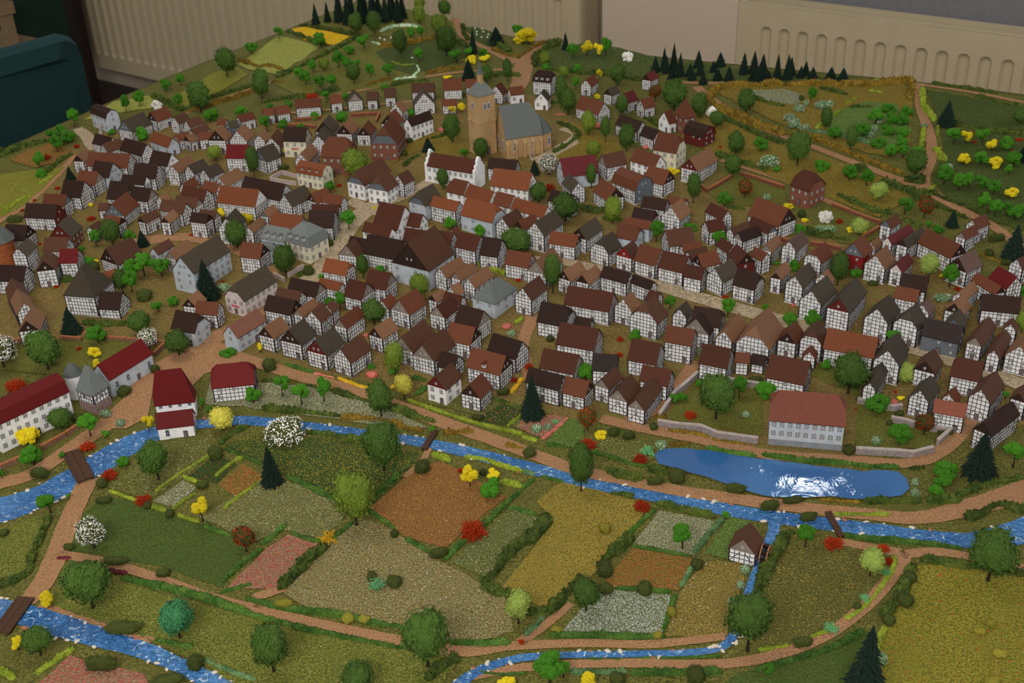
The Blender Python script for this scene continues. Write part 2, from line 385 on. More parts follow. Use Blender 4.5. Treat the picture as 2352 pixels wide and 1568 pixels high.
# ================================================================ model board
U0, U1, W0, W1 = 0.25, 2.62, -0.2, 2.5
flock('fl_base', (76,78,34), (92,88,42), (130,126,60), .70)
nu, nw = 158, 170
mb = MB()
us, ws = np.linspace(U0, U1, nu), np.linspace(W0, W1, nw)
for a in us:
    for c in ws:
        p = uw(a, c); mb.v.append((p.x, p.y, T(p.x, p.y)))
mb.add([], [])
mb.f = [(i*nw+j, (i+1)*nw+j, (i+1)*nw+j+1, i*nw+j+1) for i in range(nu-1) for j in range(nw-1)]
rim = [(i, 0) for i in range(nu)] + [(nu-1, j) for j in range(1, nw)] + [(i, nw-1) for i in range(nu-2, -1, -1)] + [(0, j) for j in range(nw-2, 0, -1)]
o0 = len(mb.v)
for (i, j) in rim: v = mb.v[i*nw+j]; mb.v.append((v[0], v[1], Z0-.03))
nr = len(rim)
mats_i = [0]*len(mb.f)
for k in range(nr):
    a, b2 = rim[k], rim[(k+1) % nr]
    mb.f.append((a[0]*nw+a[1], o0+k, o0+(k+1) % nr, b2[0]*nw+b2[1])); mats_i.append(1)
mb.f.append(tuple(o0+k for k in range(nr))); mats_i.append(1)
mb.m = mats_i; mb.uv = [[(0, 0)]*len(f) for f in mb.f]
o = mb.build('ground', ['fl_base', 'table_wood'], None, True); o['kind'] = 'structure'; tag(o, 'modelled landscape base of the town, olive flock on a wooden edged board')
root = empty('table', uw(1.435, 1.15, 0)); root.rotation_euler.z = YAW
mb = MB(); mb.abox(-1.12, 1.12, -1.28, 1.28, Z0-.06, Z0-.0301); mb.build('table_top', 'table_wood', root)
for a in (-1, 1):
    for c in (-1, 1): mb = MB(); mb.abox(a*1.02-.03, a*1.02+.03, c*1.18-.03, c*1.18+.03, 0, Z0-.06); mb.build('leg', 'dark_plastic', root)
tag(root, 'wooden table carrying the model town board', 'table')

def nums(s): return [float(v) for v in s.split()]
def pts_of(s): v = nums(s); return list(zip(v[::2], v[1::2]))
def patch(name, s, dz, mat_, step=0.03, jag=0.0):
    pl = pts_of(s); poly = []
    for (x0, y0), (x1, y1) in zip(pl, pl[1:] + pl[:1]):
        n = max(1, int(math.hypot(x1-x0, y1-y0)/22))
        for k in range(n):
            j = (random.uniform(-jag, jag), random.uniform(-jag, jag)) if jag else (0, 0)
            p = ground(x0+(x1-x0)*k/n+j[0], y0+(y1-y0)*k/n+j[1]); poly.append(Vector((p[0], p[1])))
    lo = [min(p[i] for p in poly) for i in (0, 1)]; hi = [max(p[i] for p in poly) for i in (0, 1)]
    inner = []
    def inside(x, y):
        c = False; j = len(poly)-1
        for i in range(len(poly)):
            a, b3 = poly[i], poly[j]
            if (a.y > y) != (b3.y > y) and x < (b3.x-a.x)*(y-a.y)/(b3.y-a.y)+a.x: c = not c
            j = i
        return c
    x = lo[0] + step/2
    while x < hi[0]:
        y = lo[1] + step/2
        while y < hi[1]:
            if inside(x, y): inner.append(Vector((x, y)))
            y += step
        x += step
    r = delaunay_2d_cdt(poly + inner, [], [list(range(len(poly)))], 1, 1e-5)
    mb = MB(); mb.add([(v.x, v.y, T(v.x, v.y)+dz) for v in r[0]], [tuple(f) for f in r[2]])
    o = mb.build(name, mat_, None, True)
    for f in o.data.polygons:
        if f.normal.z < 0: o.data.flip_normals(); break
    return o, poly, inside, lo, hi
def smooth_line(pl, n=5):
    out = []
    for i in range(len(pl)-1):
        p0, p1, p2, p3 = pl[max(i-1, 0)], pl[i], pl[i+1], pl[min(i+2, len(pl)-1)]
        for k in range(n):
            t = k/n
            out.append(tuple(.5*((2*b)+(-a+c)*t+(2*a-5*b+4*c-d)*t*t+(-a+3*b-3*c+d)*t**3) for a, b, c, d in zip(p0, p1, p2, p3)))
    out.append(tuple(pl[-1])); return out
def ribbon(name, s, dz, mat_, jag=0.05, w=None):
    """polyline 'x y width ...' in photo pixels laid on the terrain with its real width"""
    v = nums(s); pl = [(v[i], v[i+1], v[i+2]) for i in range(0, len(v), 3)]
    P = []
    for x, y, wd in smooth_line(pl, 6):
        p = ground(x, y); P.append((p[0], p[1], wd*depth_of(p)/FPX*1.15))
    mb = MB()
    for i, (x, y, wd) in enumerate(P):
        a, b3 = P[max(i-1, 0)], P[min(i+1, len(P)-1)]
        d = Vector((b3[0]-a[0], b3[1]-a[1])).normalized(); n = Vector((-d.y, d.x))
        l, r = wd/2*(1+random.uniform(-jag, jag)), wd/2*(1+random.uniform(-jag, jag))
        for t in (l, l*.33, -r*.33, -r): q = Vector((x, y)) + n*t; mb.v.append((q.x, q.y, T(q.x, q.y)+dz))
    for i in range(len(P)-1):
        for k in range(3): mb.f.append((i*4+k, i*4+k+1, i*4+k+5, i*4+k+4)); mb.m.append(0); mb.uv.append([(0, 0)]*4)
    o = mb.build(name, mat_, None, True)
    if o.data.polygons[0].normal.z < 0: o.data.flip_normals()
    return o, P
# ---- earth, paths, cobbles
flock('fl_town', (122,90,58), (84,84,38), None, .7, s=240)
flock('fl_path', (150,114,82), (128,94,66), (176,142,112), .68, s=420, k=1.75)
flock('fl_cobble', (158,142,116), (128,114,92), (186,172,148), .64, s=190)
o, *_ = patch('ground', '150 345 250 300 390 290 640 270 760 262 900 240 1000 225 1080 240 1170 235 1210 215 1300 260 1420 330 1560 370 1660 400 1750 480 1900 520 2010 560 2110 590 2250 640 2352 680 2620 790 2620 1050 2352 975 2250 1010 2150 1020 1960 1045 1740 1035 1480 985 1300 960 1180 930 1000 925 860 880 700 850 600 835 500 815 330 870 220 800 120 790 0 790 -200 850 -80 570 0 520 60 475', .0005, 'fl_town')
o['kind'] = 'structure'; tag(o, 'brown earth and gardens between the town houses')
PATHS = [('riverside earth path', '-280 1240 44 -60 1130 40 60 1095 40 150 1040 42 250 970 46 330 900 50 420 840 60 480 805 60 560 825 34 680 862 32 800 895 34 920 935 36 1020 972 36 1130 1010 36 1240 1050 34 1330 1082 34 1440 1105 32 1560 1128 34 1700 1148 36 1850 1168 36 2000 1182 38 2110 1190 40 2230 1165 50 2380 1120 60 2720 1000 70'),
 ('earth path from the wide bridge to the lower bridge', '205 1100 46 180 1150 40 150 1220 44 125 1290 46 95 1345 46 60 1385 40'),
 ('long earth path below the meadows', '130 1272 22 240 1292 24 360 1328 24 480 1372 26 640 1412 24 850 1458 26 1050 1496 30 1180 1484 24 1350 1478 22 1500 1480 22 1665 1462 20'),
 ('curved earth path round the dark meadow', '1060 1560 20 1200 1534 22 1400 1524 24 1650 1526 26 1790 1502 26 1900 1458 26 1990 1390 28 2048 1325 28 2075 1278 28 2020 1262 24 1930 1245 22'),
 ('earth path past the big tree', '2070 1275 26 2150 1268 26 2230 1280 24 2380 1312 24 2700 1390 26'),
 ('short earth path to the white flower field', '1195 1476 24 1260 1430 20 1312 1388 14'),
 ('earth path beside the pink field', '600 1398 20 585 1376 22 620 1362 24 660 1352 14'),
 ('earth bank path along the lower stream', '90 1392 22 200 1428 22 350 1472 16'),
 ('narrow earth path from the upper footbridge', '985 1030 14 970 1060 14 930 1096 14'),
 ('earth lane in front of the white manor', '1380 962 30 1480 985 30 1600 1008 32 1760 1044 32 1950 1056 30 2090 1064 30 2170 1030 34 2225 965 34 2260 900 26'),
 ('wide earth lane climbing behind the church', '1150 232 18 1190 200 34 1205 150 40 1235 115 30 1262 96 24'),
 ('earth track past the graveyard', '1045 42 16 1062 78 24 1120 112 22 1190 145 30'),
 ('earth track through the orchards', '2112 192 20 2114 250 18 2136 310 20 2140 360 22 2122 425 26 2200 478 22 2280 520 22 2360 575 24 2640 740 26'),
 ('earth track below the golden hedge', '1600 200 20 1640 232 16 1740 290 15 1860 335 16 1990 385 18 2115 432 20'),
 ('earth track beside the fir row', '1560 190 12 1650 192 16 1800 187 10 1960 186 8 2110 194 14'),
 ('earth track on the far board edge', '2120 196 10 2240 214 10 2370 240 12 2680 305 14'),
 ('earth track across the grass hillside', '410 268 8 500 232 10 590 200 9 660 178 9'),
 ('earth track above the small cottages', '700 232 9 840 206 12 960 180 14 1080 164 12 1180 160 14'),
 ('earth path along the yellow-green edge field', '-30 525 22 60 470 18 130 405 14 175 355 14'),
 ('earth path below the brick manor wall', '1655 368 12 1800 415 14 1900 462 16 2015 512 16'),
 ('earth lane between the small back gardens', '640 262 10 760 252 10 880 240 10 1000 226 10'),
 ('earth lane by the tall grey barn', '300 560 40 430 545 34 560 580 34 640 640 20'),
 ('earth lane from the square to the tall barn', '470 790 50 560 740 30 640 700 26'),
 ('earth lane beside the slate hall', '1040 640 16 1150 660 20 1220 720 26 1200 800 24 1230 900 26'),
 ('earth lane to the riverside gate', '1600 830 26 1560 880 24 1510 940 24 1440 965 26')]
for lb, s in PATHS:
    o, _ = ribbon('path', s, .0012, 'fl_path'); o['kind'] = 'structure'; tag(o, lb)
COB = [('pale cobbled street through the town centre', '1010 402 26 950 440 30 850 480 44 795 530 44 745 610 44 690 660 40 620 700 26'),
 ('pale cobbled main street', '800 462 30 900 500 26 1000 535 22 1120 575 22 1220 595 24 1310 605 28 1450 640 34 1560 672 38 1700 712 42 1850 752 42 1990 785 36 2100 805 34 2210 840 34 2360 890 40 2640 1000 44'),
 ('pale cobbled yard beside the church', '1225 372 24 1285 345 34 1330 312 30 1290 296 20'),
 ('pale cobbled street by the stone cross', '178 296 20 200 315 26 215 345 20')]
for lb, s in COB:
    o, _ = ribbon('street', s, .0016, 'fl_cobble'); o['kind'] = 'structure'; tag(o, lb)
o, *_ = patch('pavement', '235 985 270 935 330 850 420 800 520 790 560 830 470 860 430 900 350 905 340 960 290 985', .0014, 'fl_path'); o['kind'] = 'structure'; tag(o, 'earth square between the red barns and the chapel')
# ---- fields
FIELDS = [
 ('green', 'plain green grass field beside the white blossom tree', '185 1185 245 1138 340 1162 540 1228 562 1268 512 1350 370 1300 152 1262'),
 ('olive', 'olive meadow below the red chapel', '250 1122 330 1056 392 1006 478 1000 490 1040 430 1092 345 1150'),
 ('deep', 'small deep green plot between lime hedges', '432 1096 492 1046 546 1066 500 1110'),
 ('orange_green', 'small rust and green plot beside the deep green plot', '500 1112 558 1066 612 1094 540 1142'),
 ('white_specks', 'small pale plot with white flecks between lime hedges', '352 1150 420 1104 452 1122 402 1166'),
 ('olive_white', 'olive meadow with pale flecks above the pink field', '456 1188 520 1150 600 1104 690 1112 802 1172 780 1200 738 1240 650 1218 588 1244'),
 ('yellow_flowers', 'dark green field dotted with yellow flowers', '512 1022 620 996 700 1002 860 1022 962 1042 930 1092 850 1166 780 1150 660 1096 590 1056'),
 ('pink', 'pink flowering field by the long path', '522 1350 600 1272 660 1226 736 1252 640 1356'),
 ('brown_white', 'large brownish field with white flecks', '650 1362 760 1242 830 1192 900 1218 1010 1290 1110 1342 1160 1372 1182 1450 1070 1482 900 1442 700 1392'),
 ('orange', 'orange-brown stubble field among green hedges', '850 1166 950 1082 1012 1058 1162 1142 1100 1190 1020 1262 930 1232'),
 ('green2', 'narrow green field beside the orange-brown field', '1036 1292 1180 1166 1242 1186 1252 1202 1130 1334'),
 ('gold', 'golden olive field in the middle of the meadows', '1150 1352 1272 1200 1232 1152 1288 1108 1332 1116 1490 1160 1470 1192 1392 1290 1330 1352 1260 1402 1190 1372'),
 ('white_specks', 'pale flecked plot with one small green tree', '1456 1250 1512 1174 1640 1196 1596 1276'),
 ('orange_green', 'rust and olive plot above the white flower field', '1390 1332 1452 1260 1590 1286 1560 1356 1410 1350'),
 ('white', 'white flowering field by the brook', '1290 1452 1372 1354 1542 1366 1522 1456'),
 ('brown_gold', 'brown and gold field below the watermill', '1530 1462 1560 1362 1622 1290 1702 1292 1712 1330 1682 1400 1670 1462'),
 ('lightgreen', 'light green strip beside the watermill', '1620 1272 1672 1188 1732 1200 1682 1240 1690 1286'),
 ('darkolive', 'dark olive meadow inside the curved path', '1748 1492 1718 1452 1742 1350 1792 1240 1862 1208 1922 1242 2050 1272 2052 1322 2000 1392 1930 1442 1850 1476'),
 ('yellowgreen', 'yellow-green wildflower meadow beside the dark fir', '2000 1620 2032 1420 2100 1300 2170 1296 2750 1400 2750 1640'),
 ('green', 'green lawn strip under the dark fir', '1560 1640 1700 1546 1850 1512 1985 1440 2012 1472 1990 1640'),
 ('meadow', 'broad green meadow with four round trees beside the lower stream', '150 1290 240 1320 420 1380 640 1432 1030 1502 1052 1512 980 1640 600 1640 480 1532 300 1452 118 1392'),
 ('meadow', 'green meadow between the wide river and the lower bridge', '-60 1225 40 1205 118 1172 74 1310 -60 1345'),
 ('pink', 'pink flowering plot by the lower stream', '78 1580 160 1506 330 1548 380 1640 70 1640'),
 ('white_specks', 'white flecked meadow between the path and the river', '480 880 560 880 640 880 760 900 900 940 985 985 860 978 700 952 560 935 470 930'),
 ('olive', 'garden grass round the riverside cottages', '970 925 1060 905 1200 930 1250 950 1190 985 1100 955'),
 ('deep', 'small dark lawn sprinkled with red in front of the cottages', '1090 962 1160 926 1212 950 1170 982'),
 ('pink', 'pink flower garden before the half-timbered row', '1190 985 1200 955 1290 955 1300 962 1250 1008'),
 ('lightgreen', 'bright grass plot beside the pink flower garden', '1255 1016 1308 962 1342 972 1342 1032'),
 ('olive', 'olive grass between the lane and the pond', '1352 1000 1480 1012 1502 1052 1480 1070 1362 1044'),
 ('garden', 'walled garden west of the white manor', '1528 962 1612 860 1752 900 1752 1002 1600 976'),
 ('garden', 'walled garden east of the white manor', '1962 1030 1972 905 2010 925 2110 975 2165 985 2140 1030'),
 ('garden', 'orchard grass under the big dark tree', '1852 860 1880 842 1965 850 1975 920 1950 900'),
 ('yellow', 'bright yellow crop field on the hill', '670 66 704 62 806 84 770 106 700 92'),
 ('limegreen', 'lime green hill field below the yellow crop', '546 150 600 112 640 84 690 95 735 112 640 172 590 165'),
 ('yellowgreen2', 'yellow-green field beside the hillside edge', '372 246 480 172 540 152 572 172 480 224 430 250'),
 ('limegreen', 'light grass at the board edge behind the grey barn', '190 278 262 236 352 218 372 246 268 262'),
 ('hill', 'olive orchard slope with small trees', '620 190 735 112 810 90 950 110 980 180 840 205 700 228'),
 ('hill', 'grass hillside under the spruce wood', '720 56 760 30 830 8 950 25 1040 52 1050 82 960 92 830 82'),
 ('darkgreen', 'dark green slope below the hilltop', '860 120 960 95 1060 90 1075 128 1030 150 940 172 900 160'),
 ('darkgreen', 'small dark green graveyard plot', '1062 62 1090 62 1140 78 1150 118 1092 98'),
 ('teal_yellow', 'dark green and yellow scrub below the radiator', '1232 150 1262 112 1340 100 1420 112 1520 136 1545 160 1500 180 1300 166'),
 ('teal_yellow', 'mossy strip under the fir row', '1560 140 1700 160 1900 178 1960 186 1700 192 1560 182'),
 ('golden', 'golden grass inside the long golden hedge', '1636 208 1700 198 1900 194 2080 192 2096 230 2092 330 2040 362 1900 330 1760 270'),
 ('white_specks', 'pale flecked plot inside the golden hedge', '1712 210 1800 206 1848 220 1830 244 1770 236'),
 ('lightgreen', 'light green orchard plot inside the golden hedge', '1882 288 1900 262 1990 234 2060 240 2094 300 2060 342 1960 326'),
 ('darkgreen', 'dark green field at the far board corner', '2128 206 2220 224 2720 310 2720 375 2380 304 2200 290 2152 272'),
 ('darkgreen', 'dark green orchard slope', '2160 300 2260 300 2380 312 2720 390 2720 640 2380 540 2290 512 2180 462 2142 412 2168 350'),
 ('golden', 'golden garden slope below the golden hedge', '1600 250 1700 290 1850 345 2000 398 2110 440 2020 500 1880 450 1660 362 1560 320'),
 ('golden', 'golden churchyard grass in front of the tower', '930 320 1060 290 1080 350 1030 372 960 345 900 380'),
 ('golden', 'golden churchyard grass beside the nave', '1290 275 1420 320 1440 375 1300 385 1240 380 1330 330'),
 ('orange_green', 'rust-brown plot at the board edge by the chair', '20 366 120 326 165 345 140 372 80 388'),
 ('yellowgreen2', 'yellow-green field at the board edge below the rust-brown plot', '-40 405 120 388 150 384 60 470 -40 525'),
 ('garden', 'gardens with flower beds below the brick manor', '1860 520 1900 470 1990 490 2030 540 1990 560 1930 560'),
 ('garden', 'green garden under the red leaved tree', '1620 440 1700 400 1800 430 1810 480 1740 470 1680 480'),
 ('garden', 'grass behind the grey stone wall', '0 850 60 790 190 775 340 790 330 830 220 870 100 860'),
]
FC = dict(green=((72,84,36), (58,74,30), (110,110,48), .70), green2=((76,85,41), (88,91,49), (158,173,134), .68), olive=((76,81,37), (90,89,43), (135,138,72), .68), deep=((45,59,25), (52,65,29), None, .7),
 orange_green=((101,87,37), (115,85,41), (153,69,41), .67), white_specks=((94,95,60), (108,106,74), (176,187,173), .60), olive_white=((86,87,47), (99,97,56), (171,177,144), .66), yellow_flowers=((47,65,29), (40,57,31), (171,158,41), .615),
 pink=((112,95,68), (126,102,80), (176,69,78), .60), brown_white=((101,93,56), (115,104,66), (176,183,154), .66), orange=((118,84,48), (108,74,42), (170,118,36), .62), gold=((108,98,43), (121,106,45), (166,138,37), .64),
 white=((101,104,78), (86,91,58), (171,183,177), .56), brown_gold=((101,89,43), (113,97,49), (171,148,52), .66), lightgreen=((72,97,41), (86,102,49), (117,128,62), .7), darkolive=((74,73,33), (86,83,39), (153,128,52), .69),
 yellowgreen=((102,100,34), (114,108,38), (160,128,24), .67), meadow=((83,89,35), (97,100,41), (153,158,72), .70), garden=((94,87,35), (79,85,37), (135,128,52), .69), yellow=((184,140,16), (196,150,20), None, .7),
 limegreen=((122,128,58), (132,132,62), None, .7), yellowgreen2=((101,102,35), (112,110,41), None, .7), hill=((86,89,37), (99,95,41), None, .7), darkgreen=((56,67,29), (65,75,33), None, .7), teal_yellow=((40,59,41), (49,65,37), (126,126,31), .58), golden=((101,89,35), (112,95,37), (117,118,52), .7))
for k_, (a_, b_, c_, t_) in FC.items(): flock('fl_' + k_, a_, b_, c_, t_, spk2=(190,50,40) if k_ in ('pink', 'orange_green') else None)
FLK = {}
def flecks(name, parent, inside, lo, hi, n, mats, size, dz):
    mb = MB(); k = 0; tries = 0
    while k < n and tries < n*6:
        tries += 1
        x, y = random.uniform(lo[0], hi[0]), random.uniform(lo[1], hi[1])
        if not inside(x, y): continue
        k += 1; z = T(x, y) + dz; s = size*random.uniform(.6, 1.3); a = random.uniform(0, 6.28)
        d = Vector((math.cos(a), math.sin(a), random.uniform(-.2, .4)))*s; e = Vector((-math.sin(a), math.cos(a), random.uniform(-.2, .4)))*s*.6; c = Vector((x, y, z + s*.35))
        mb.add([c-d, c+e, c+d, c-e], [(0, 1, 2, 3)], random.randrange(len(mats)))
    o = mb.build(name, mats, parent); o['kind'] = 'stuff'; return o
plain('fleck_white', (172,166,146), 1.1, .9, .1); plain('fleck_yellow', (160,128,40), 1.1, .9, .2); plain('fleck_red', (176,60,40), 1.2, .9, .2); plain('fleck_pink', (176,66,76), 1.1, .9, .2)
plain('fleck_green', (66,84,34), 1.2, .9, .3); plain('fleck_straw', (150,128,76), 1.2, .9, .3)
FK = dict(green=('fleck_green',), olive=('fleck_green', 'fleck_straw', 'fleck_white'), white_specks=('fleck_white', 'fleck_straw'), olive_white=('fleck_white', 'fleck_green', 'fleck_straw', 'fleck_yellow'), yellow_flowers=('fleck_yellow', 'fleck_green', 'fleck_green'),
 pink=('fleck_pink', 'fleck_red', 'fleck_straw'), brown_white=('fleck_white', 'fleck_straw', 'fleck_green', 'fleck_yellow'), orange=('fleck_yellow', 'fleck_straw'), gold=('fleck_yellow', 'fleck_green', 'fleck_straw'), white=('fleck_white', 'fleck_white', 'fleck_green'),
 brown_gold=('fleck_straw', 'fleck_yellow', 'fleck_green', 'fleck_white'), darkolive=('fleck_green', 'fleck_yellow', 'fleck_straw'), yellowgreen=('fleck_yellow', 'fleck_green', 'fleck_green', 'fleck_straw', 'fleck_red'), meadow=('fleck_green', 'fleck_straw', 'fleck_green'), green2=('fleck_green', 'fleck_straw', 'fleck_white'),
 orange_green=('fleck_red', 'fleck_straw', 'fleck_green'), lightgreen=('fleck_green',), deep=('fleck_red', 'fleck_green'))
for fi_, (kind_, lb, s) in enumerate(FIELDS):
    o, poly, ins, lo, hi = patch('field', s, .0008 + .00002*fi_, 'fl_' + kind_, jag=2)
    tag(o, lb, kind='structure')
    near = sum(p.y for p in poly)/len(poly) < 1.75
    if kind_ in FK and near:
        ar = (hi[0]-lo[0])*(hi[1]-lo[1])
        flecks('flower_flecks', o, ins, lo, hi, int(min(6000, ar*(46000 if kind_ in ('white', 'yellow_flowers', 'pink') else 22000))), FK[kind_], .0011, .0010+.00002*fi_)

# ---- water
m, nt, b = base_mat('water', 0.07, 0.6)
n1 = tex(nt, 'ShaderNodeTexNoise', 110, detail=4); n1.inputs['Distortion'].default_value = 1.6; n2 = tex(nt, 'ShaderNodeTexNoise', 14, detail=2)
n3 = tex(nt, 'ShaderNodeTexNoise', 70, detail=3); n3.inputs['Distortion'].default_value = 2.5
wcol = mixcol(nt, ramp(nt, n2.outputs[0], .35, .65), lin((44,98,158), 1.2), lin((66,122,180), 1.2))
nt.links.new(mixcol(nt, ramp(nt, n3.outputs[0], .61, .67), wcol, lin((178,204,224), 1.1)), b.inputs['Base Color'])   # white streaks: sparkle put into the water colour
bump(nt, b, n1.outputs[0], 1.0, 0.009)
m, nt, b = base_mat('pond_water', 0.04, 0.6)
n1 = tex(nt, 'ShaderNodeTexNoise', 16, detail=4); n1.inputs['Distortion'].default_value = 2.0; n2 = tex(nt, 'ShaderNodeTexNoise', 7, detail=2)
nt.links.new(mixcol(nt, ramp(nt, n2.outputs[0], .35, .65), lin((44,88,140), 1.15), lin((60,106,158), 1.15)), b.inputs['Base Color'])
bump(nt, b, n1.outputs[0], 0.16, 0.006)
RIVER, rP = ribbon('river', '-300 1280 130 -80 1190 110 0 1172 92 80 1146 78 150 1110 74 230 1062 72 310 1016 64 380 990 44 460 974 34 560 966 32 650 974 30 760 985 26 860 999 26 980 1018 32 1100 1045 36 1250 1084 38 1400 1120 34 1560 1150 36 1700 1176 40 1850 1198 40 2000 1216 42 2150 1236 44 2250 1240 50 2380 1212 74 2720 1120 110', .0007, 'water', .06)
tag(RIVER, 'blue river with rippled resin surface crossing the valley', 'river'); RIVER['kind'] = 'stuff'
MILLR, mP = ribbon('brook', '1782 1192 26 1772 1235 22 1748 1290 18 1722 1350 16 1700 1420 16 1684 1462 18 1655 1488 18 1590 1500 18 1450 1504 18 1300 1506 18 1190 1514 20 1110 1538 22 1060 1568 26 1020 1610 30', .0017, 'water', .08)
tag(MILLR, 'narrow blue mill brook branching below the watermill', 'brook'); MILLR['kind'] = 'stuff'
LOWR, lP = ribbon('stream', '-280 1325 46 -80 1372 46 0 1398 52 80 1420 56 160 1446 56 260 1474 46 350 1502 40 430 1538 36 520 1586 40 560 1620 40', .0014, 'water', .08)
tag(LOWR, 'blue lower stream running out under the dark plank bridge', 'stream'); LOWR['kind'] = 'stuff'
o, *_ = patch('pond', '1503 1046 1520 1034 1560 1030 1650 1040 1720 1052 1800 1063 1900 1074 1980 1084 2060 1084 2082 1100 2088 1124 2072 1142 1990 1150 1900 1144 1820 1148 1752 1140 1690 1120 1620 1098 1560 1084 1512 1066', .0020, 'pond_water', .02, 2)
zp = max(v.co.z for v in o.data.vertices)
for v in o.data.vertices: v.co.z = zp
tag(o, 'wide blue pond below the white manor', 'pond'); o['kind'] = 'stuff'

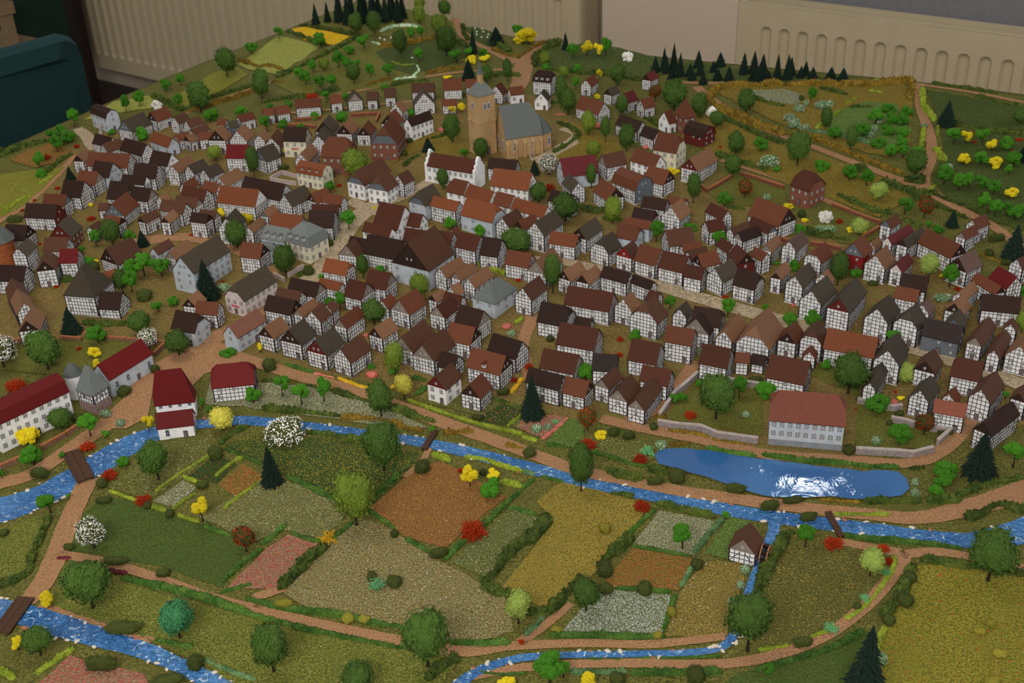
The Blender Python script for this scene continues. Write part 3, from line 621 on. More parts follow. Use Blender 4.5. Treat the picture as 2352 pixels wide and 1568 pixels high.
# ---- surveyed positions, photo pixels: ridge ends + eave corner of each house; plants; hedges
HOUSES = """218.1 237.2 255.1 251.3 238.5 271.7 d G man h=34;281.9 275.5 329.1 255.9 303.6 303.6 g f gS;344.4 256.4 381.4 243.6 361 280.6 r f gD;398 268.4 424.7 256.4 411.2 285.2 b f;
425.5 276.3 456.6 265.3 438.3 294.6 b f;436.2 297.2 474.5 283.2 486 297.2 b f;353.3 301.8 395.9 316.3 380.6 337.2 o G;401.8 309.9 431.1 301 412 323.5 r f;
433.7 308.7 445.2 304.8 450.3 324.5 t f gD;451.5 306.1 487.2 301 454.1 323.5 r f;491.1 298.5 506.4 284.4 519.1 323.5 t f gD h=30;542.1 300.5 559.9 283.2 568.9 325.3 t f;
520.4 331.1 572.7 331.6 559.9 364.3 R f h=30;219.4 306.1 257.7 315.1 206.6 327.8 d f;237.2 331.6 278.1 317.6 244.9 353.3 b f;283.2 315.1 334.2 329.1 324 358.4 d f;
350.8 344.4 394.1 352 380.1 381.4 d w;176 355.4 199 339.3 196.4 369.9 t f gD;200.3 350 295.9 354.6 196.4 383.9 r f;214.3 368.6 256.4 373.7 248.7 409.4 d G;
308.7 373.7 363.5 376.3 355.9 410.7 d f;394.1 380.1 432.4 355.4 410.7 400 t f;431.1 380.1 466.8 363.5 443.9 401.8 g f;465.6 387.8 500 371.9 475.8 413.3 g f;
500 271.7 520.4 273 517.9 285.7 r f;525.5 278.1 543.4 275.5 535.7 293.4 g S;544.6 265.3 580.4 255.9 586.7 271.7 r f;602.6 250 628.1 246.2 629.3 262.8 r f;
630.6 244.9 662.5 239.8 630.6 265.3 r f;676.5 228.3 736.5 224 676.5 248.7 r f;755.6 218.1 783.7 215.1 755.6 239.8 r f;813.8 213 811.2 204.1 833.4 229.1 g f gP;
841.8 210.5 867.9 209.7 839.8 231.6 b f;881.9 202.8 908.7 201.5 880.6 224.5 b f;944.4 191.3 998 189.3 945.7 213 b f;973 213 969.9 201.5 1000.5 242.3 g f;
1015.8 181.1 1060.5 178.6 1008.2 209.2 r f;1013.3 228.3 1049 226.5 1012 241.1 r f h=20;907.4 237.8 920.9 228.3 926.5 258.9 t f;890.8 262.8 907.4 249.5 880.6 279.3 r f gD;
878.1 293.4 898.5 265.3 911.7 332.9 r k gS h1 h=36;934.2 271.7 985.2 253.3 952 288.3 d w h=34;652.3 290.8 705.9 292.1 643.4 324 d c h=36 sign;740.8 280.1 756.1 262.8 768.4 302.3 g f gD;
730.1 309.9 745.4 285.7 712.2 327.8 g f;787.5 285.7 805.4 266.6 810.5 309.9 t f gD;832.7 292.1 846.2 274.2 851.3 311.2 r f gD;742.9 312.5 806.6 315.1 730.1 359.7 r k hh h=38;
689.3 352 714.8 327.8 668.4 370.4 t f;689.3 366.6 750.5 377.6 733.9 405.6 o c man dorm h=30;619.1 315.1 635.7 294.6 605.1 332.1 b f;594.9 309.2 608.9 295.9 610.2 329.1 t f;
592.3 340.6 628.1 327.8 603.8 377.6 g f gS;1123 361 1189.3 367.3 1181.6 392.9 d f;1068.1 181.6 1096.2 180.6 1069.4 201.5 r f;1138.8 196.4 1151 187.5 1158.7 216.8 u f;
1167.6 200.3 1200 196.4 1167.6 219.4 r w;1228.1 159.4 1272.7 163.3 1216.6 186.2 d f hh h=32 dorm;1242.1 213 1249.7 202.8 1259.9 232.1 g w;1345.4 182.4 1363.3 169.6 1354.3 204.1 r f;
1395.2 204.1 1415.6 195.2 1404.1 221.4 g f gD;1428.3 215.6 1455.1 206.1 1442.3 237.2 m f;1470.4 228.3 1497.2 221.9 1479.3 251.3 r f;1484.4 169.6 1502.3 160.7 1492.1 188.3 m f gD;
1335.2 218.9 1388.3 234.7 1369.6 262.8 r f;1424.5 261.5 1476.8 279.3 1461.5 303.6 d f;1480.6 287 1513.8 298.5 1501 321.4 d f;1529.1 255.1 1544.4 251.3 1538 284.4 r w;
1585.2 275 1631.1 288.3 1608.2 315.1 d K man h=26;1512.5 301 1567.3 309.9 1553.3 353.3 r c h2 h=36;1583.9 363.5 1631.1 336.7 1610.7 391.6 t f gK;1382.4 354.6 1432.1 344.9 1392.6 386.5 b f gP;
1460.2 339.3 1517.6 357.1 1501 385.2 r w;1285.5 363.5 1367.1 353.3 1376 398 m G;187.5 386.4 230.9 390.2 225.8 422.1 r f gP;146.7 411.9 193.9 415.7 186.2 454.5 d f;
100.8 443.8 153.1 446.3 148 474.4 r f gS;59.9 465.5 132.7 469.3 122.4 502.4 d f GK;252.6 414.4 301 418.3 238.5 456.5 d f h2;302.3 427.2 346.9 432.3 336.7 462.9 d f gP;
281.9 399.1 336.7 404.2 329.1 424.6 d f gw;256.4 466.7 292.1 439.2 288.3 496.1 r f gS h=22;225.8 465.5 251.3 465.5 224.5 476.9 b f h=18;241.1 492.2 276.8 497.3 270.4 520.3 r f gD;
205.4 519.8 229.6 505 211.7 525.4 b f h=20;321.4 497.3 357.1 479.5 338 507.6 b f gD;364.8 457.8 420.9 468 362.2 489.7 b f;382.7 494.8 405.6 474.4 394.1 507 t f gD;
400.5 448.9 450.3 459.1 437.5 480.8 b f gP;420.9 424.6 475.8 434.8 464.3 464.2 u f;364.8 451.4 380.1 441.2 390.3 454 t f h=18;418.4 420.8 445.2 405.5 455.4 424.6 r f;
471.9 413.2 505.1 420.8 496.2 443.8 r f;501.3 408.1 545.9 383.8 534.4 420.8 t f;510.2 422.1 600 432.3 590.6 473.1 o f gw h=30;559.9 406.8 654.8 425.9 624.2 462.9 d f;
440.1 485.9 479.6 491 471.9 513.9 d f gD h=32;459.2 479.5 497.4 484.6 492.3 506.3 b f gP;517.9 501.2 540.8 476.9 497.4 528 g f h=32;568.9 520.3 598.2 496.1 574 534.3 t f;
556.1 554.7 604.6 559.8 585.5 594.3 r f gD h=32;12.8 513.9 63.8 516.5 57.4 553.5 d f gD;38.3 568.8 63.8 544.5 62.5 587.9 g f h=36;131.4 515.2 158.2 492.2 165.8 543.3 g k gK;
102 544.5 156.9 545.8 99.5 576.4 b f;100.8 598.1 109.7 571.3 127.6 626.2 b f gD h=32;135.2 571.3 178.6 570.1 135.2 604.5 R f h=30;-10.2 607 59.9 609.6 54.8 647.9 d f;
26.8 636.4 39.5 663.2 16.6 679.7 b f;39.5 664.4 54.8 697.6 35.7 720.6 t f h=30;58.7 733.3 74 697.6 93.1 749.9 t f gD;228.3 667.8 279.3 670.3 269.9 711.6 d f h=18;
242.3 570.1 303.6 543.3 269.1 610.9 b f gD h=22;237.2 624.9 266.6 616 247.4 632.6 o f h=18;349.5 568.8 387.8 547.1 340.6 579 b G;387.8 577.7 431.1 548.4 405.6 596.8 t f gP;
413.3 589.2 500 536.9 443.9 628.7 g G h=40;531.9 654.2 610.2 607 552.3 698.9 g p h1 h=30 sign;431.1 684.8 454.1 664.4 450.3 709.1 t f gD;451.5 689.9 503.8 693.8 494.9 723.1 r f;
403.1 710.4 459.2 720.6 451.5 767.8 d G h2;524.2 747.3 591.8 706.5 545.9 778 n G h=26;813 394 878.1 360.9 832.1 428.5 b w gS h1 h=30;862.8 406.8 890.8 388.9 883.2 444.3 b w gS h1 h=30;
912.5 401.7 938 388.9 927.8 425.9 b f h=28;954.6 441.2 994.1 420.8 976.3 474.4 g G gS h1 h=30;995.4 448.4 1055.4 462.9 1043.9 485.9 o f h=32;1071.9 452.7 1145.9 470.6 1123 510.1 o G h2 h=32;
1038.8 408.1 1079.6 417 1066.8 448.9 r w h1;1079.6 422.1 1138.3 439.9 1069.4 451.4 o w;1138.3 437.4 1179.1 447.6 1167.6 478.2 r w;1179.1 451.4 1254.8 473.1 1240.8 499.9 o w;
1152.3 498.6 1186.7 476.9 1175.3 521.6 b f;709.7 482 769.6 483.3 762 523.4 d f;716.1 468 779.8 469.3 773.5 489.7 u f;742.9 441.2 787.5 448.9 777.3 469.3 r f h=30;
709.7 442.5 745.4 428.5 722.4 468 r f gD;653.6 446.3 702 423.4 674 476.9 g f;603.8 484.6 628.1 468 614 499.9 t f gS;624.2 487.1 695.7 494.8 688 528 o f gP;
600 553.5 628.1 556 612.8 571.3 s G;804.1 540.7 842.3 548.4 793.9 558.6 d f;797.7 562.4 816.8 545.8 819.9 593.8 b f gP;844.9 536.9 932.9 553.5 903.6 596.8 d f;
931.6 556 994.1 515.2 969.9 631.3 b G gD h=36;842.3 505 904.8 520.3 895.9 543.3 u w;873 465.5 931.6 476.9 916.3 534.3 u w;936.7 485.9 967.3 491 955.9 521.6 u w;
931.6 521.6 987.8 530.5 922.7 553.5 u w;1005.6 528 1042.6 533.1 1033.7 570.1 u f;1038.8 526.7 1045.2 519.8 1051.5 542 r f;1056.6 531 1106.4 542 1091.1 577.7 u f h=30;
1107.7 542 1152.3 548.4 1140.8 590.5 d f;1009.4 614.7 1056.6 587.9 1029.8 638.9 t f;1045.2 624.9 1086 600.7 1060.5 644 t f gP;1075.8 638.9 1119.1 609.6 1096.2 659.3 t f;
748 591.2 804.1 601.9 797.7 635.1 o f h2;666.3 636.4 733.9 649.1 725 683.6 d f gP;642.1 654.2 698.2 664.4 694.4 693.8 b f;730.1 639.7 779.8 650.4 770.9 669.5 o f h2;
615.3 675.9 679.1 688.7 667.6 724.4 d f gD;681.6 710.4 721.2 682.3 691.8 729.5 t f gP;714.8 714.2 739 692.5 737.8 743.5 b f;749.2 698.9 763.3 687.4 765.8 716.7 b f;
801.5 638.9 843.6 649.1 829.6 689.9 u f gP;847.4 617.2 897.2 626.2 885.7 667 u f gP;876.8 689.9 898.5 673.4 892.1 714.2 r f;915.1 687.4 955.9 660.6 938 725.7 r f gP h=28;
778.6 732 821.9 700.2 796.4 756.3 r f gP;606.4 749.9 644.6 724.4 630.6 778 t f gD;858.9 751.2 897.2 726.9 878.1 780 t f gD;994.1 677.2 1018.4 661.9 1018.4 686.1 t f gD;
1031.1 659.3 1051.5 649.1 1066.8 670.8 t f;1023.5 664.4 1064.3 675.9 1059.2 696.3 u f;1001.8 702.7 1034.9 678.5 1020.9 733.3 u f gP;1056.6 697.6 1111.5 712.9 1102.6 758.8 d f gP;
1134.4 385.1 1223 396.6 1210.2 437.4 o w;1174 573.9 1230.6 584.1 1161.2 607 r f;1305.9 397.3 1328.8 418.3 1314.8 445.1 g f;1266.3 433.6 1319.9 447.6 1254.8 459.1 d f;
1381.1 408.6 1415.6 431 1392.6 459.1 r f gD;1427 381.3 1483.2 403 1452.6 434.8 r f GS man h=28;1488.3 380 1536.7 392.8 1518.9 425.9 r f gD;1478.1 448.9 1534.2 457.8 1467.9 474.4 d f;
1534.2 447.6 1577.6 456.5 1539.3 468 r f;1456.4 474.9 1506.1 483.3 1498.5 507.6 d f gK;1540.6 474.4 1566.1 453.5 1567.3 503.7 t f;1437.2 496.8 1497.2 507.6 1490.8 525.4 r G;
1420.7 510.1 1471.7 519 1466.6 554.7 r G h2;1632.4 463.7 1671.9 483.3 1650.3 501.2 u f;1738.3 451.4 1812.2 478.2 1785.2 521.6 r f gD;1619.6 507.6 1659.2 499.4 1631.1 534.3 u f;
1679.6 521.6 1723 505 1684.7 536.9 b f;1694.9 533.1 1740.8 516.5 1703.8 557.3 d f gP;1725.5 497.3 1774 519 1754.8 536.9 u f gS;1756.1 562.4 1780.4 539.4 1767.6 584.1 t f gP;
1731.9 564.9 1761.2 579 1744.6 596.8 r f;1696.2 556 1720.4 579 1705.1 612.7 u K gD;1659.2 545.3 1686 563.7 1643.9 564.9 u f;1527.8 528 1590.3 519.8 1538 566.2 b f;
1566.1 562.4 1610.7 553.5 1567.3 573.9 r f;1577.6 573.9 1620.9 563.7 1590.3 589.2 b f;1601.8 584.1 1645.2 572.6 1620.9 614.7 r f gD;1376 548.4 1407.9 530.5 1399 585.4 g f h1;
1432.7 566.2 1455.1 550.9 1451.3 596.8 b f gR;1327.6 524.1 1367.1 498.6 1348 552.2 g f gD;1266.3 528.5 1330.1 538.2 1318.6 567.5 o f gD;1228.1 510.1 1274 479.5 1254.8 540.7 g f h=32;
1189.8 507.6 1226.8 489.7 1200 530.5 r f gD;1223 596.8 1261.2 563.7 1252.3 626.2 t f gP;1294.4 621.1 1332.7 597.3 1318.6 641.5 t f gD;1340.3 631.3 1372.2 607 1360.7 653 t f gD;
1387.5 609.1 1451.3 626.2 1439.8 651.7 d f;1451.3 626.9 1498.5 644 1485.7 663.2 d f;1470.4 559.1 1520.2 572.6 1503.6 610.9 r f;1522.7 573.9 1582.7 587.9 1566.1 627.4 u f;
1576.3 605.8 1620.9 614.7 1609.4 642.8 u f;1641.3 614.7 1683.4 594.3 1660.5 647.9 g f;1694.9 614.7 1748.5 628.7 1770.2 678.5 d f h2;1200 660.6 1238.3 631.3 1216.6 695.1 b f h=30;
1243.4 691.2 1312.2 704 1281.6 748.6 d f h2;1304.6 654.2 1410.5 672.1 1396.4 717.2 u f;1322.4 724.4 1360.7 732 1358.2 747.3 d f h=16;1430.9 686.1 1451.3 668.3 1455.1 715.5 t f h=28;
1478.1 698.9 1503.6 674.6 1516.3 741 b f h1 h=30;1561 709.1 1576.3 689.9 1578.8 732 g f;1590.3 700.2 1659.2 710.4 1643.9 762.7 d f h2;1600.5 726.9 1615.8 705.3 1631.1 770.3 d f gP;
1493.4 664.4 1515.1 670.8 1488.3 684.8 u f;1836.2 383.8 1882.1 399.1 1874.4 448.9 u k hh h=34;1813.2 553.5 1842.6 528 1828.5 579 v f;1868.1 573.9 1896.1 554 1892.3 600.7 r f h1;
1928 586.6 1942.1 570.1 1951 591.7 u f;1957.4 561.1 1980.3 541.2 1982.9 595.6 r R gS h=28;2000.7 556 2018.6 541.2 2014.8 568.8 t f h=18;2035.2 505 2059.4 489.7 2050.5 524.1 r f gS;
2041.5 544.5 2092.6 513.9 2054.3 554.7 m f gp;2073.4 548.4 2118.1 519 2090 567.5 g f gD;2127 524.6 2206.1 561.1 2183.1 594.3 r f gD;2231.6 505 2262.2 492.2 2243.1 528 r f;
2209.9 530.5 2239.2 513.9 2218.8 550.9 r f gP;2199.7 589.2 2236.7 570.1 2218.8 626.2 v f gD;2012.2 585.4 2036.4 562.4 2035.2 619.8 t f;2059.4 605.8 2086.2 580.3 2072.2 628.7 m f gp;
2073.4 626.2 2134.7 635.1 2116.8 670.8 d f gw;2059.4 655 2113 665.7 2109.1 695.1 r f;2292.8 609.6 2336.2 635.1 2308.1 661.9 R f;2244.3 624.1 2300.5 658.1 2289 674.6 r f gD;
2336.2 594.3 2364.2 581.5 2352 619.8 b f;1782.6 624.9 1805.6 599.4 1794.1 644 t f gD;1828.5 633.8 1861.7 601.9 1847.7 663.2 g f h=32;1887.2 627.4 1900 616 1887.2 635.1 t f;
1864.2 667 1900 631.3 1888.5 701.4 g f h=32;1928 683.6 1968.8 635.1 1953.5 718 g f gK h=34;2016 707.8 2044.1 674.6 2044.1 743.5 g f h=32;2083.6 719.3 2106.6 695.1 2111.7 757.6 g f h1 h=32;
2119.3 698.9 2133.4 683.6 2139.8 719.3 v f;2190.8 732 2204.8 709.1 2216.3 747.3 g S;2198.4 688.7 2218.8 668.3 2216.3 719.3 t f gD;2197.2 677.2 2231.6 650.4 2240.5 668.3 t f;
2254.6 673.4 2346.4 682.3 2250.7 712.9 d f;2327.3 728.2 2322.2 743.5 2308.1 747.3 b f;133.9 854 -40.8 933.9 176 890.5 R w man h=46;223.2 836.9 325.3 775.7 253.8 872.7 R G h=30 arch;
355.9 947.9 442.6 937.7 357.1 986.2 R w h=20 arch;480.9 838.2 581.6 828 480.9 894.3 R f hh h=26;662.5 756.3 698.2 729.5 694.4 792.3 g f gD h=28;722.4 780.8 765.8 748.9 751.8 819.1 g f gK h=28;
781.1 799.9 830.9 766.8 805.4 835.7 b f;921.4 773.2 973.7 729.8 953.3 807.6 b f gP;972.4 792.3 1022.2 752.8 1008.2 828 b f gP;1010.7 803.8 1050.3 814 1008.2 842 d f h=18;
1033.7 738.5 1092.3 751.2 1078.3 792.8 r f gD;1131.9 763.5 1200 783.4 1181.6 824.2 d f;1083.4 796.6 1162.5 816.5 1145.9 862.4 r f gD h=28 dorm1;999.2 862.4 1037.5 831.8 1028.6 894.3 b w gK h=28;
1078.3 882.9 1106.4 854.8 1105.1 916 r f gD h=24;1286.7 739 1376 754 1356.9 803.8 u f gP;1248.5 798.2 1330.1 814 1319.9 862.4 u f gP;1216.6 842 1296.9 862.4 1282.9 896.9 d f h=28;
1298.2 861.9 1353.1 875.2 1339 913.5 r f gD h=24;1360.7 812.7 1419.4 816.5 1359.4 853.5 x f;1383.7 867.6 1416.8 838.2 1402.8 895.6 b f gP;1418.1 893.1 1448.7 857.3 1441.1 927.5 b f gP h=24;
1464 909.6 1504.8 857.3 1484.4 940.3 b f gP h=24;1471.7 842 1539.3 856.1 1525.3 893.1 u f;1451.3 775.7 1518.9 788.5 1503.6 839.5 u f;1531.6 745.1 1598 756.6 1586.5 796.1 r f h=34;
1671.9 760.4 1706.4 718.1 1693.6 787.2 t f;1733.2 752.8 1767.6 702.8 1763.8 815.3 t f h1;1620.9 788 1688.5 801.2 1675.8 848.4 u f h=28;1691.1 807.6 1707.7 808.9 1689.8 833.1 r f h=22;
1728.1 810.2 1761.2 816.5 1717.9 824.2 d f h=16;1769.9 812.2 1861.7 830.6 1843.8 884.1 u f;1803 760.4 1822.2 733.4 1824.7 791 r f gD;1859.1 761.7 1877 734.6 1826 788.5 b f h1 h=30;
1861.7 803.8 1866.8 788.5 1871.9 815.3 r f h=18;1900 751.5 2017.3 774.4 2002 822.9 o f h=28;2036.4 811.4 2059.4 768.1 2067.1 848.4 g f h=32;2002 871.4 2030.1 822.9 2013.5 895.6 g f;
2127 727.5 2215 747.4 2201 787.2 x S h=26;2240.5 773.2 2273.7 725.7 2257.1 797.4 b f gP;2283.9 803.8 2310.7 755.3 2294.1 821.6 b f;2343.8 793.6 2364.2 763 2309.4 810.2 t f;
2127 828 2146.1 799.9 2150 861.2 b f gD;2197.2 818.6 2267.3 833.1 2236.7 875.2 u f h1 h=28;2248.2 891.8 2282.6 848.4 2271.1 928.8 b f h=33;2114.2 895.6 2139.8 861.2 2141 922.4 g f h=28;
2180.6 903.3 2194.6 888 2193.3 919.8 r f h=20;2147.4 914.7 2222.7 927.5 2217.6 959.4 q f h=28;2259.7 970.9 2327.3 919.8 2276.2 1002.8 d f gD h=28;2341.3 902 2359.1 877.8 2314.5 918.6 b f gD h=30"""
